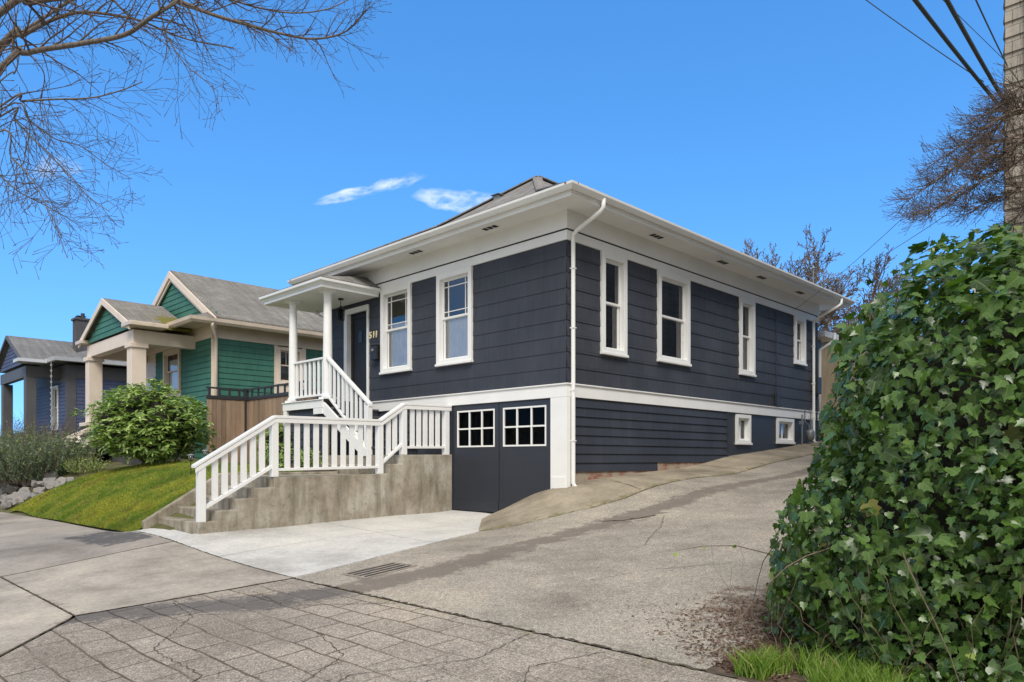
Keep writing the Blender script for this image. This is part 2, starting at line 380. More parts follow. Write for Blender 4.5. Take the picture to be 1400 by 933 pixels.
def m_retain():
    m,nt,b=new_mat('board_formed_concrete'); o=coords(nt); ov=coords(nt,False,(1,1,.18))
    c=ramp(nt,noise_n(nt,o,1.5,10,.75),[(.32,(.20,.165,.115)),(.5,(.38,.335,.265)),(.66,(.52,.485,.42))])
    c=mixc(nt,ramp(nt,noise_n(nt,ov,5,5,.6),[(.45,0),(.7,.7)]),c,(.13,.11,.075))
    c=mixc(nt,ramp(nt,noise_n(nt,o,9,6,.75),[(.55,0),(.72,.75)]),c,(.09,.08,.06))
    L(nt,c,b.inputs['Base Color']); b.inputs['Roughness'].default_value=.9; bump(nt,b,noise_n(nt,o,25,6,.7),.5,.012); return m
M['retain']=m_retain()
def m_brickbase():
    m,nt,b=new_mat('old_brick'); uv=coords(nt,True); o=coords(nt)
    br=N(nt,'ShaderNodeTexBrick'); L(nt,uv,br.inputs['Vector']); br.inputs['Scale'].default_value=1; br.inputs['Brick Width'].default_value=.2; br.inputs['Row Height'].default_value=.07; br.inputs['Mortar Size'].default_value=.008
    br.inputs['Color1'].default_value=(.26,.08,.05,1); br.inputs['Color2'].default_value=(.34,.17,.12,1); br.inputs['Mortar'].default_value=(.3,.26,.2,1)
    c=mixc(nt,ramp(nt,noise_n(nt,o,3.5,6,.7),[(.42,0),(.56,1)]),br.outputs['Color'],(.36,.30,.23))
    L(nt,c,b.inputs['Base Color']); b.inputs['Roughness'].default_value=.9; bump(nt,b,noise_n(nt,o,30,5,.7),.8,.02); return m
M['brick']=m_brickbase()
M['greybrick']=m_shingle('grey_painted_brick',(.10,.10,.11),(.12,.12,.13),.2,.075)
M['beigeshake']=m_shingle('beige_shake',(.46,.405,.34),(.54,.48,.40),.16,.2)
def m_rock():
    m,nt,b=new_mat('rock'); o=coords(nt); oi=N(nt,'ShaderNodeObjectInfo')
    c=ramp(nt,noise_n(nt,o,5,7,.7),[(.3,(.16,.15,.14)),(.7,(.40,.37,.34))])
    c=mixc(nt,math_n(nt,'MULTIPLY',oi.outputs['Random'],.5),c,(.17,.18,.2)); L(nt,c,b.inputs['Base Color']); b.inputs['Roughness'].default_value=.85
    bump(nt,b,noise_n(nt,o,12,6,.7),.6,.03); return m
M['rock']=m_rock()

# ------------------------------------------------------------------ terrain
class TPS:
    def __init__(s,P):
        P=np.array(P,float); s.xy=P[:,:2]; n=len(P)
        d=np.linalg.norm(s.xy[:,None]-s.xy[None],axis=2)
        K=np.where(d>0,d**2*np.log(np.maximum(d,1e-9)),0)+np.eye(n)*.02
        A=np.zeros((n+3,n+3)); A[:n,:n]=K; A[:n,n]=1; A[:n,n+1:]=s.xy; A[n,:n]=1; A[n+1:,:n]=s.xy.T
        s.w=np.linalg.solve(A,np.r_[P[:,2],0,0,0]); s.lo=s.xy.min(0); s.hi=s.xy.max(0)
    def __call__(s,x,y):
        p=np.stack([np.clip(np.atleast_1d(x),s.lo[0],s.hi[0]),np.clip(np.atleast_1d(y),s.lo[1],s.hi[1])],1).astype(float)
        out=np.empty(len(p))
        for i in range(0,len(p),20000):
            q=p[i:i+20000]; d=np.linalg.norm(q[:,None]-s.xy[None],axis=2)
            K=np.where(d>0,d**2*np.log(np.maximum(d,1e-9)),0)
            out[i:i+20000]=K@s.w[:-3]+s.w[-3]+q@s.w[-2:]
        return out
CX,CY=-7.857,9.247            # near corner of the navy house
apr=lambda x,y:(x,y,-1.5+.004*x+.063*y)
g1=TPS([apr(0,0),apr(-3,0),apr(-6,0),apr(-4,2),apr(-2,2),apr(-6.5,1),apr(-9,.5),apr(0,3.9),apr(-2,3.9),apr(-4.5,3.9),apr(-7.2,3.87),apr(-7.3,1.9),apr(-10.5,1.83),
 apr(4,0),apr(6,4),(-12.9,3.87,-1.2),(-16,3.87,-1.25),(-22.2,3.87,-1.346),(-14,1.8,-1.38),(-22,1.8,-1.46),(-14,0,-1.5),(-22,0,-1.58),(-45,3.87,-1.6),(-45,0,-1.8),
 (-10.78,4.28,-1.11),(-12.3,4.28,-1.09),(-10.78,9.25,-.997),(-9.9,9.25,-1.0),(-9,3.87,-1.245),(-9.2,6.5,-1.11),(-10.78,5.56,-1.09),(-10.78,4.76,-1.095),(-10.78,6.9,-1.05),(-10.78,8,-1.025),
 (-7.97,7.39,-1.093),(-9.4,9.25,-1.0),(-9.2,8.6,-1.03),(-8.75,8.2,-1.05),(-9.0,9.25,-.80),(-8.65,9.25,-.66),(-8.2,9.25,-.54),(-7.857,9.25,-.5),
 (-6.757,9.32,-.648),(-6.757,13.02,-.29),(-6.757,15.9,.03),(-6.757,20,.40),(-7.857,11.5,-.285),(-7.857,14.7,.016),(-7.857,19.2,.40),(-7.857,25,.9),(-6.757,25,.88),
 (-7.25,8.3,-.86),(-5.9,7,-.99),(-2.3,5,-1.17),(-2.3,9,-.76),(-2.3,13,-.33),(-2.3,20,.40),(-2.3,25,.9),(-4.5,9,-.76),(-4.5,13,-.31),(3,9,-.7),(3,20,.45),
 (0,-8,-2.0),(-20,-8,-2.1),(8,-8,-1.9)])
g2=TPS([(-12.9,3.87,-1.2),(-12.35,3.87,-1.2),(-16,3.87,-1.25),(-22.2,3.87,-1.346),(-19,3.87,-1.29),(-30,3.87,-1.45),(-45,3.87,-1.6),
 (-12.35,4.3,-.93),(-12.35,4.95,-.62),(-12.35,5.5,-.36),(-12.35,6.4,-.26),(-13.5,6.3,-.22),(-16,6.3,-.17),(-18.7,6.3,-.15),(-14,5.0,-.66),(-16,4.6,-.83),(-16,5.4,-.42),(-18.5,4.8,-.74),(-18.5,5.5,-.38),
 (-20.1,5,-.55),(-20.8,4.3,-1.0),(-23.5,4.85,-.55),(-23.5,4.3,-1.0),(-24,5.6,-.35),(-22,6.5,-.28),(-30,6.5,-.3),(-30,4.8,-.8),(-45,6.5,-.3),
 (-20,9.5,-.05),(-15,9.5,-.1),(-12,9.5,-.1),(-12,7.5,-.28),(-16,8,-.12),(-45,10,0),(-20,25,.6),(-45,25,.6),(-11,25,.6),(-45,4.8,-1.0)])
def terr(x,y):
    x=np.atleast_1d(x).astype(float);y=np.atleast_1d(y).astype(float)
    a=g1(x,y);b=g2(x,y);return np.where((x<-11.5)&(y>3.9),b,a)
def gz(x,y): return float(g1(x,y)[0])
def yz(x,y): return float(g2(x,y)[0])

def sheet(name,poly,step,zf,off,mat,attrs=None,kind='structure'):
    bm=bmesh.new(); vs=[bm.verts.new((x,y,0)) for x,y in poly]; f=bm.faces.new(vs); bm.normal_update()
    if f.normal.z<0: f.normal_flip()
    xs=[p[0] for p in poly];ys=[p[1] for p in poly]
    bmesh.ops.triangulate(bm,faces=bm.faces[:])
    for ax,(lo,hi) in enumerate(((min(xs),max(xs)),(min(ys),max(ys)))):
        t=math.floor(lo/step)*step+step
        while t<hi:
            co=[0,0,0];co[ax]=t;no=[0,0,0];no[ax]=1
            bmesh.ops.bisect_plane(bm,geom=bm.verts[:]+bm.edges[:]+bm.faces[:],plane_co=co,plane_no=no,dist=1e-5)
            t+=step
    bmesh.ops.remove_doubles(bm,verts=bm.verts[:],dist=1e-4)
    X=np.array([v.co.x for v in bm.verts]);Y=np.array([v.co.y for v in bm.verts]);Z=zf(X,Y)+off+EYE
    for v,z in zip(bm.verts,Z): v.co.z=z
    me=bpy.data.meshes.new(name);bm.to_mesh(me);bm.free();auto_uv(me,(0,0,0))
    if attrs:
        for an,fn in attrs.items():
            a=me.attributes.new(an,'FLOAT','POINT');a.data.foreach_set('value',np.array(fn(X,Y),dtype=float))
    me.polygons.foreach_set('use_smooth',[True]*len(me.polygons))
    me.materials.append(mat);o=bpy.data.objects.new(name,me);COL.objects.link(o);o['kind']=kind;return o
def pline_dist(X,Y,pts):
    d=np.full(len(X),1e9)
    for (ax,ay),(bx,by) in zip(pts[:-1],pts[1:]):
        vx,vy=bx-ax,by-ay;t=np.clip(((X-ax)*vx+(Y-ay)*vy)/(vx*vx+vy*vy),0,1)
        d=np.minimum(d,np.hypot(X-ax-t*vx,Y-ay-t*vy))
    return d

# ground sheet out to the horizon
def axis_vals(a,b,step,far):
    v=list(np.arange(a,b+1e-6,step));e=[5,12,25,60,150,far]
    return [a-t for t in reversed(e)]+v+[b+t for t in e]
gxs=sorted(set(axis_vals(-46,8,.4,700)+[-11.5,-11.499]));gys=sorted(set(axis_vals(-8,26,.4,700)+[3.9,3.901]))
GX,GY=np.meshgrid(gxs,gys);GZ=terr(GX.ravel(),GY.ravel())-.07
nx=len(gxs);V=np.stack([GX.ravel(),GY.ravel(),GZ],1)
F=[(j*nx+i,j*nx+i+1,(j+1)*nx+i+1,(j+1)*nx+i) for j in range(len(gys)-1) for i in range(nx-1)]
tag(link_mesh('ground',V,F,M['ground'],smooth=True),kind='structure')

STREAK=[(-9.5,.1),(-8.2,1.0),(-6.9,2.4),(-6.2,3.6),(-6.0,4.9),(-6.15,6.3),(-6.05,8.2),(-5.9,10.5),(-5.7,13.5),(-5.7,17)]
def streak(X,Y):
    d=pline_dist(X,Y,STREAK); w=np.where(Y<3.9,.62,np.where(Y<9,.58,.40))
    return np.clip(1.25-1.25*d/w,0,1)-.15
def hedge_dirt(X,Y): return np.clip(1-np.hypot((X+2.45)/1.0,(Y-5.3)/1.3),0,1)*1.0
jx=[(-7.15,3.87),(-7.3,4.8),(-7.55,5.9),(-7.9,6.9),(-8.02,7.4)]
alley_poly=[(-7.15,3.87),(-7.3,4.8),(-7.55,5.9),(-7.9,6.9),(-8.02,7.4),(-7.6,7.75),(-7.2,8.3),(-6.9,8.8),(-6.77,9.4),(-6.757,26),(-2.21,26),(-2.21,3.87)]
sheet('alley',alley_poly,.12,g1,0,M['alley'],{'streak':streak,'dirt':hedge_dirt})
drive_poly=[(-12.9,3.87),(-7.15,3.87),(-7.3,4.8),(-7.55,5.9),(-7.9,6.9),(-8.02,7.4),(-8.0,9.3),(-10.9,9.3),(-10.9,4.25),(-12.9,4.25)]
sheet('driveway',drive_poly,.15,g1,-.004,M['drive'])
skirt_poly=[(-8.02,7.4),(-7.6,7.75),(-7.2,8.3),(-6.9,8.8),(-6.77,9.4),(-6.757,20),(-6.757,26),(-7.9,26),(-7.9,9.35),(-9.45,9.35),(-9.42,9.1),(-9.3,8.7),(-9.0,8.35),(-8.55,7.9),(-8.2,7.55)]
def edge_moss(X,Y): return np.clip(1-pline_dist(X,Y,[(-8.02,7.4),(-7.2,8.3),(-6.77,9.4),(-6.757,20)])/.3,0,1)*.8
def skz(X,Y):
    # the slab lip stands a little proud of the alley and rolls over at its edge
    d=pline_dist(X,Y,[(-9.45,9.35),(-9.3,8.7),(-8.55,7.9),(-8.02,7.4),(-7.6,7.75),(-7.2,8.3),(-6.9,8.8),(-6.77,9.4),(-6.757,26)])
    return g1(X,Y)+.035*np.sqrt(np.clip(d/.22,0,1))-.006*(d<.01)
sheet('kerb_skirt',skirt_poly,.1,skz,.002,M['skirt'],{'mossy':edge_moss})
def patch(X,Y): return np.where((X>-13.6)&(X<-11.0)&(Y>3.0)&(Y<3.8),.9,0)+np.clip(1-np.abs(X+11.9)/.15,0,1)*.75+np.clip(1-np.abs(X+15.3)/.12,0,1)*.5
sheet('sidewalk',[(-45,1.2),(-10.53,1.2),(-10.53,3.866),(-45,3.866)],.2,g1,.002,M['sidewalk'],{'dark':patch})
sheet('pavement_panel',[(-10.51,1.845),(-7.37,1.845),(-7.16,3.86),(-10.51,3.86)],.12,g1,.002,M['panel'],{'dirt':lambda X,Y:np.clip(1-pline_dist(X,Y,[(-10.51,1.84),(-7.36,1.84),(-7.15,3.86)])/.16,0,1)*.55})
sheet('corner_ramp_panel',[(-10.51,-1.5),(-5.0,-1.5),(-5.6,.2),(-6.3,1.0),(-7.3,1.78),(-7.38,1.825),(-10.51,1.825)],.12,g1,.002,M['panel'],{'dirt':lambda X,Y:np.clip(1-pline_dist(X,Y,[(-10.51,1.84),(-7.36,1.84),(-6.3,1.0)])/.16,0,1)*.55})
sheet('alley_apron',[(-4.9,-1.5),(-5.55,.2),(-6.27,1.02),(-7.26,1.8),(-7.34,1.84),(-7.13,3.85),(5,3.85),(5,-1.5)],.12,g1,0,M['apron'],{'streak':streak,'dirt':lambda X,Y:np.clip(1-np.abs(Y-3.87)/.35,0,1)*.7,'score':lambda X,Y:np.clip(.35+.65*np.clip((-X-3.3)/1.2,0,1),0,1)})
sheet('street',[(-60,-9),(20,-9),(20,-1.52),(-60,-1.52)],.8,g1,.003,M['alley'],{'streak':lambda X,Y:X*0,'dirt':lambda X,Y:X*0})
sheet('lawn',[(-21.5,3.9),(-12.36,3.9),(-12.36,6.6),(-14.2,7.0),(-18.6,7.0),(-19.7,5.9),(-20.4,4.9),(-21.3,4.2)],.15,g2,0,M['lawn'])

# joints and cracks: jagged ribbons of dirt lying in the gaps
def ribbon(mb,pts,w,jit=.02,seg=.06,off=.006,rng=random.Random(5)):
    P=[]
    for (ax,ay),(bx,by) in zip(pts[:-1],pts[1:]):
        n=max(1,int(math.hypot(bx-ax,by-ay)/seg))
        for i in range(n): t=i/n;P.append((ax+(bx-ax)*t,ay+(by-ay)*t))
    P.append(pts[-1]);A=[];B=[]
    for i,(x,y) in enumerate(P):
        a=P[max(0,i-1)];b=P[min(len(P)-1,i+1)];dx,dy=b[0]-a[0],b[1]-a[1];l=math.hypot(dx,dy) or 1
        nx_,ny_=-dy/l,dx/l;o=rng.uniform(-jit,jit);ww=w*rng.uniform(.35,1.3)/2
        A.append((x+nx_*(o+ww),y+ny_*(o+ww)));B.append((x+nx_*(o-ww),y+ny_*(o-ww)))
    X=np.array([p[0] for p in A+B]);Y=np.array([p[1] for p in A+B]);Z=g1(X,Y)+off
    n0=len(mb.v);mb.v+=list(zip(X.tolist(),Y.tolist(),Z.tolist()));n=len(A)
    for i in range(n-1): mb.f.append((n0+i+1,n0+i,n0+n+i,n0+n+i+1))
mb=MB()
ribbon(mb,[(-12.9,3.868),(-7.15,3.868)],.02,.004)
ribbon(mb,[(-7.15,3.865),(-2.0,3.865)],.026,.022,.035)
ribbon(mb,[(-7.35,1.84),(-7.14,3.86)],.022,.008,.04)
ribbon(mb,[(-10.5,1.835),(-7.34,1.835)],.02,.007,.04)
ribbon(mb,[(-5.55,.2),(-6.28,1.01),(-7.28,1.79)],.024,.012,.04)
ribbon(mb,[(-10.52,1.2),(-10.52,3.86)],.018,.005)
ribbon(mb,[(-8.02,7.4),(-7.6,7.75),(-7.2,8.3),(-6.9,8.8),(-6.77,9.4),(-6.757,20)],.014,.012,off=.012)
ribbon(mb,jx,.014,.012)
for c in ([(-6.9,2.2),(-6.2,2.7),(-5.9,3.3),(-5.2,3.84)],[(-7.1,2.6),(-6.4,2.5),(-5.6,1.9),(-4.7,1.9),(-4.2,1.3)],[(-3.6,3.8),(-3.5,3.2),(-3.9,2.5),(-3.7,1.9)],
          [(-2.9,3.8),(-3.1,3.3),(-2.7,2.7)],[(-5.0,2.9),(-4.3,2.7),(-4.0,2.2)],[(-6.9,3.3),(-6.2,3.2),(-5.9,3.6)]): ribbon(mb,c,.008,.012,.03)
for c in ([(-5.6,8.7),(-5.2,8.0),(-4.9,7.3),(-4.7,6.9)],[(-3.4,6.6),(-4.0,5.9),(-4.3,5.2)],[(-6.75,10.6),(-5.9,10.4)],[(-6.7,13.0),(-5.0,13.3),(-3.2,13.1)]): ribbon(mb,c,.007,.015,.04)
ribbon(mb,[(-6.25,8.15),(-5.95,8.3),(-5.75,8.7)],.05,.035,.04)
ribbon(mb,[(-7.85,10.1),(-6.77,9.85)],.014,.01,off=.045);ribbon(mb,[(-7.85,13.4),(-6.77,13.4)],.014,.006,off=.045);ribbon(mb,[(-7.85,11.4),(-6.77,11.5)],.014,.01,off=.045);ribbon(mb,[(-7.85,16.2),(-6.77,16.2)],.014,.006,off=.045)
tag(mb.build('pavement_cracks',M['joint']),kind='structure')
mb=MB()
ribbon(mb,[(-9.1,3.9),(-9.15,6.4),(-9.5,9.2)],.008,.002,off=.004);ribbon(mb,[(-10.75,6.4),(-7.75,6.3)],.008,.002,off=.004)
tag(mb.build('driveway_joints',M['joint_light']),kind='structure')

# storm drain grate let into the alley
gx0,gy0=-6.62,4.62
t=thing('drain_grate',(gx0,gy0,gz(gx0,gy0)),'rusty slotted iron drain grate set in the alley beside the pale driveway','drain')
sl=(gz(gx0,gy0+.3)-gz(gx0,gy0-.3))/.6
def tilt(o): 
    o.rotation_euler=(math.atan(sl),0,math.radians(3)); 
a=MB();b=MB()
gw,gl=.21,.36
a.box(gx0-gw,gx0+gw,gy0-gl,gy0-gl+.035,gz(gx0,gy0)-.02,gz(gx0,gy0)+.016);a.box(gx0-gw,gx0+gw,gy0+gl-.035,gy0+gl,gz(gx0,gy0)-.02,gz(gx0,gy0)+.016)
for i in range(5):
    x=gx0-gw+i*(2*gw-.036)/4;a.box(x,x+.036,gy0-gl+.036,gy0+gl-.036,gz(gx0,gy0)-.02,gz(gx0,gy0)+.014)
a.build('grating',M['iron'],t,.003)
b.box(gx0-gw+.01,gx0+gw-.01,gy0-gl+.01,gy0+gl-.01,gz(gx0,gy0)-.05,gz(gx0,gy0)+.009);b.build('sump',M['void'],t);tilt(t)

# ------------------------------------------------------------------ wall frames
class Face:
    """a wall plane: s runs along it, d outward, z up"""
    def __init__(s,ox,oy,kind): s.ox,s.oy,s.k=ox,oy,kind
    def p(s,a,d,z):
        if s.k=='front': return (s.ox-a,s.oy-d,z)     # faces the street, s to the left
        if s.k=='side': return (s.ox+d,s.oy+a,z)      # faces the alley, s away from street
        if s.k=='left': return (s.ox-d,s.oy+a,z)
        return (s.ox-a,s.oy+d,z)                      # back
    def box(s,mb,a0,a1,d0,d1,z0,z1):
        p=s.p(a0,d0,z0);q=s.p(a1,d1,z1);mb.box(p[0],q[0],p[1],q[1],p[2],q[2])
    def quad(s,mb,a0,a1,d0,z0,d1,z1):
        q=[s.p(a0,d0,z0),s.p(a1,d0,z0),s.p(a1,d1,z1),s.p(a0,d1,z1)]
        if s.k in('front','left'): q.reverse()
        mb.quad(*q)
def lap(mb,F,a0,a1,z0,z1,ex,th,holes=(),zbase=None,base=.0,topf=None):
    """lapped courses between z0 and z1, split round the holes (s0,s1,za,zb)"""
    zb=z0 if zbase is None else zbase
    n=int(math.floor((z0-zb)/ex+1e-6));z=zb+n*ex
    while z<z1-1e-6:
        lo=max(z,z0);hi=min(z+ex,z1)
        cuts=sorted({lo,hi}|{t for h in holes for t in h[2:4] if lo<t<hi})
        for p,q in zip(cuts[:-1],cuts[1:]):
            segs=[(a0,a1)]
            if topf:
                l,r=topf((p+q)/2);segs=[(max(a0,l),min(a1,r))]
            for h in holes:
                if h[2]<(p+q)/2<h[3]:
                    ns=[]
                    for u,w in segs:
                        if h[1]<=u or h[0]>=w: ns.append((u,w));continue
                        if h[0]>u:ns.append((u,h[0]))
                        if h[1]<w:ns.append((h[1],w))
                    segs=ns
            for u,w in segs:
                if w-u<.005: continue
                dp=base+th*(1-(p-z)/ex);dq=base+th*(1-(q-z)/ex)
                F.quad(mb,u,w,dp,p,dq,q)
                if abs(p-z)<1e-6:
                    qd=[F.p(u,base-.02,p),F.p(w,base-.02,p),F.p(w,dp,p),F.p(u,dp,p)]
                    mb.quad(*(reversed(qd) if F.k in('front','left') else qd))
        z+=ex
def window(par,F,a0,a1,z0,z1,style='hung',muntin=None,curt=(None,None),trim='white',cw=.10,label=None,sashm=None,d=0.02,glass='glass',rec=.05):
    """double-hung window: casing > sill, sash, pane, curtain, reveal"""
    m=MB();D=d
    F.box(m,a0,a0+cw,D-.03,D+.035,z0+.05,z1);F.box(m,a1-cw,a1,D-.03,D+.035,z0+.05,z1);F.box(m,a0+cw,a1-cw,D-.03,D+.035,z1-cw*1.1,z1);F.box(m,a0+cw,a1-cw,D-.03,D+.03,z0+.05,z0+.05+cw*.7)
    if rec: F.box(m,a0+cw-.02,a0+cw,D-.03-rec,D-.031,z0+.05,z1-.03);F.box(m,a1-cw,a1-cw+.02,D-.03-rec,D-.031,z0+.05,z1-.03);F.box(m,a0+cw,a1-cw,D-.03-rec,D-.031,z1-cw*1.1,z1-cw*1.1+.02);F.box(m,a0+cw,a1-cw,D-.03-rec,D-.031,z0+.05+cw*.7-.02,z0+.05+cw*.7)
    w=m.build('window',M[trim],par,.004)
    if label: w['label']=label
    m=MB();F.box(m,a0-.015,a1+.015,D-.04,D+.06,z0,z0+.048);m.build('sill',M[trim],w,.006)
    i0,i1,j0,j1=a0+cw,a1-cw,z0+.05+cw*.7,z1-cw*1.1
    sm=M[sashm or trim];m=MB();sw=.042
    if style=='hung':
        mid=j0+(j1-j0)*.52
        parts=[(mid-.018,j1,D-.005-rec),(j0,mid+.018,D-.035-rec)]
    else:
        parts=[(j0,j1,D-.02-rec)]
    for k,(u,v,dd) in enumerate(parts):
        F.box(m,i0,i0+sw,dd-.03,dd,u,v);F.box(m,i1-sw,i1,dd-.03,dd,u,v);F.box(m,i0+sw,i1-sw,dd-.03,dd,v-sw,v);F.box(m,i0+sw,i1-sw,dd-.03,dd,u,u+sw)
        if muntin=='prairie' and k==0:
            gx,gz_=(i1-i0-2*sw),(v-u-2*sw);t=.009
            for fr in (.17,.83):
                c=i0+sw+gx*fr;F.box(m,c-t,c+t,dd-.026,dd-.006,u+sw,v-sw);
            for fr in (.14,.84):
                c=u+sw+gz_*fr;F.box(m,i0+sw,i1-sw,dd-.0255,dd-.0065,c-t,c+t)
        if muntin=='slider':
            c=(i0+i1)/2;F.box(m,c-.03,c+.03,dd-.028,dd-.002,u+sw,v-sw)
        if muntin=='thirds' and k==0:
            for fr in (.33,.67): c=i0+sw+(i1-i0-2*sw)*fr;F.box(m,c-.008,c+.008,dd-.026,dd-.006,u+sw,v-sw)
    m.build('sash',sm,w,.002)
    m=MB()
    for u,v,dd in parts:
        F.quad(m,i0+sw*.5,i1-sw*.5,dd-.018,u+sw*.5,dd-.018,v-sw*.5)
    m.build('pane',M[glass],w)
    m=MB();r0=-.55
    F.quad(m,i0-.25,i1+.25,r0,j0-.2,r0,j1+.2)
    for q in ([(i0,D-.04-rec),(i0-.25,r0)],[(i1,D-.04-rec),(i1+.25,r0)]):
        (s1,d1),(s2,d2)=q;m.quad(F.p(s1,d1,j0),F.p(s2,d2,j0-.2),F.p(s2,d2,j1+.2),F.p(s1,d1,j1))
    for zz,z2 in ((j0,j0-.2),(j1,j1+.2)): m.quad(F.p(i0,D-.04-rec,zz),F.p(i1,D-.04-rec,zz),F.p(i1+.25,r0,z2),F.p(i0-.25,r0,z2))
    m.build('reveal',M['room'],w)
    for idx,c in enumerate(curt):
        if c:
            cm,u,v,x0,x1=c;m=MB();n=22
            zz0=j0+(j1-j0)*u;zz1=j0+(j1-j0)*v
            for q in range(n):
                s0=i0+(i1-i0)*(x0+(x1-x0)*q/n);s1=i0+(i1-i0)*(x0+(x1-x0)*(q+1)/n)
                e0=-.13-.012*math.sin(q*1.9);e1=-.13-.012*math.sin((q+1)*1.9)
                a_=F.p(s0,e0,zz0);b_=F.p(s1,e1,zz0);c_=F.p(s1,e1,zz1);d_=F.p(s0,e0,zz1);m.quad(a_,b_,c_,d_)
            m.build('curtain',M[cm],w,smooth=True)
    return w

# ------------------------------------------------------------------ the navy house
W_,LN=7.45,10.5
Ff=Face(CX,CY,'front');Fs=Face(CX,CY,'side');Fl=Face(CX-W_,CY,'left');Fb=Face(CX,CY+LN,'back')
BT,BB=1.28,1.05; ST=3.69; DL=3.86; SOF=4.16; GT=4.29; OV=.6
house=thing('navy_house',(CX,CY,-.5),'single storey navy clapboard house with white trim and a low hipped roof','house')
fw=[(4.237,5.311,1.85,ST),(2.336,3.385,1.85,ST)]
sw_=[(.91,1.66,1.86,ST),(2.70,3.86,1.90,ST),(6.03,6.75,1.92,ST),(8.96,9.63,2.44,ST)]
DOOR=(5.86,6.66,1.26,3.36)
ins=.03
def shr(h): return (h[0]+ins,h[1]-ins,h[2]+ins,h[3]+.05)
m=MB();lap(m,Ff,0,W_,BT,ST,(ST-BT)/9,.009,[shr(h) for h in fw]+[(DOOR[0]-.02,DOOR[1]+.02,DOOR[2]-.1,DOOR[3]+.02)],BT);m.build('front_siding',M['navy_lap'],house)
m=MB();lap(m,Fs,0,LN,BT,ST,(ST-BT)/9,.013,[shr(h) for h in sw_],BT);m.build('side_siding',M['navy_shingle'],house)
m=MB();lap(m,Fl,0,LN,-.3,ST,(ST-BT)/9,.018);lap(m,Fb,0,W_,0,ST,(ST-BT)/9,.018);m.build('rear_siding',M['navy_lap'],house)
# lower storey
bw=[(5.89,6.58,.33,1.02),(7.98,8.94,.38,1.02)]
m=MB()
lap(m,Fs,.0,2.70,-.215,BB,.159,.022,(),BB-8*.159)
lap(m,Fs,2.70,5.45,BB-7*.159+.0,BB,.159,.022,(),BB-7*.159)
m.build('lower_lap_siding',M['navy_lap'],house)
m=MB();lap(m,Ff,2.95,W_,-.3,BB,.159,.022,(),BB-9*.159);m.build('lower_lap_siding',M['navy_lap'],house)
m=MB()
# smooth painted foundation panel at the back half of the alley side, with window openings
zs=[-.2,.33,.38,1.02,BB]
def panelbox(a0,a1,z0,z1): Fs.box(m,a0,a1,-.10,-.015,z0,z1)
panelbox(5.51,5.92,-.4,BB);panelbox(5.92,6.55,-.4,.36);panelbox(5.92,6.55,.99,BB);panelbox(6.55,8.01,-.4,BB);panelbox(8.01,8.91,-.4,.41);panelbox(8.01,8.91,.99,BB);panelbox(8.91,LN,-.4,BB)
m.build('foundation_panel',M['navy_flat'],house)
m=MB();Fs.box(m,5.45,5.508,-.05,.035,-.2,BB);m.build('corner_board',M['navy_flat'],house,.003)
# crumbly brick foundation below the laps
m=MB();rng=random.Random(3);nb=60
P=[]
for i in range(nb+1):
    b_=5.45*i/nb;top=-.215 if b_<2.7 else -.06
    P.append((b_,top))
for i in range(nb):
    b0,t0=P[i];b1,_=P[i+1];g0=gz(CX,CY+b0)-.1;g1_=gz(CX,CY+b1)-.1
    o0=.0+noise.noise(Vector((b0*3,0,1)))*.015;o1=noise.noise(Vector((b1*3,0,1)))*.015
    m.quad(Fs.p(b0,.02+o0,g0),Fs.p(b1,.02+o1,g1_),Fs.p(b1,-.005+o1,t0),Fs.p(b0,-.005+o0,t0))
m.build('brick_foundation',M['brick'],house)
# trim
m=MB()
Ff.box(m,-.036,W_+.02,-.05,.036,BB,BT-.03);Fs.box(m,-.030,LN,-.05,.034,BB,BT-.032)
m.build('belt_course',M['white'],house,.004)
m=MB();prof=[(.0,BT-.03),(.055,BT-.028),(.062,BT-.012),(.05,BT),(.0,BT+.006)]
m.ring(CX-W_,CX,CY,CY+LN,prof);m.build('belt_cap',M['white'],house)
m=MB();prof=[(.0,ST),(.032,ST),(.032,DL-.012),(.0,DL-.012)];m.ring(CX-W_,CX,CY,CY+LN,prof);m.build('frieze_board',M['white'],house)
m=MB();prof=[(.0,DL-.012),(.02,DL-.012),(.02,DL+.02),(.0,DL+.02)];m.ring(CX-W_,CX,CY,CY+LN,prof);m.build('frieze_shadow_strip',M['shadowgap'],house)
m=MB();prof=[(.0,DL+.02),(.034,DL+.02),(.036,SOF+.04),(.0,SOF+.04)];m.ring(CX-W_,CX,CY,CY+LN,prof);m.build('upper_frieze',M['soffit'],house)
m=MB();prof=[(.03,SOF+.035),(OV,SOF-.015),(OV,SOF+.02),(.03,SOF+.07)];m.ring(CX-W_,CX,CY,CY+LN,prof,True);m.build('soffit',M['soffit'],house)
m=MB();prof=[(OV-.02,SOF-.035),(OV+.005,SOF-.035),(OV+.005,SOF+.02),(OV+.028,SOF+.022),(OV+.03,SOF+.10),(OV-.02,SOF+.10)];m.ring(CX-W_,CX,CY,CY+LN,prof,True);m.build('fascia',M['white'],house)
m=MB();prof=[(OV+.031,SOF+.045),(OV+.08,SOF+.035),(OV+.10,SOF+.06),(OV+.13,SOF+.10),(OV+.135,SOF+.135),(OV+.128,SOF+.137),(OV+.12,SOF+.105),(OV+.09,SOF+.07),(OV+.031,SOF+.06)];m.ring(CX-W_,CX,CY,CY+LN,prof,True);m.build('gutter',M['gutter'],house)
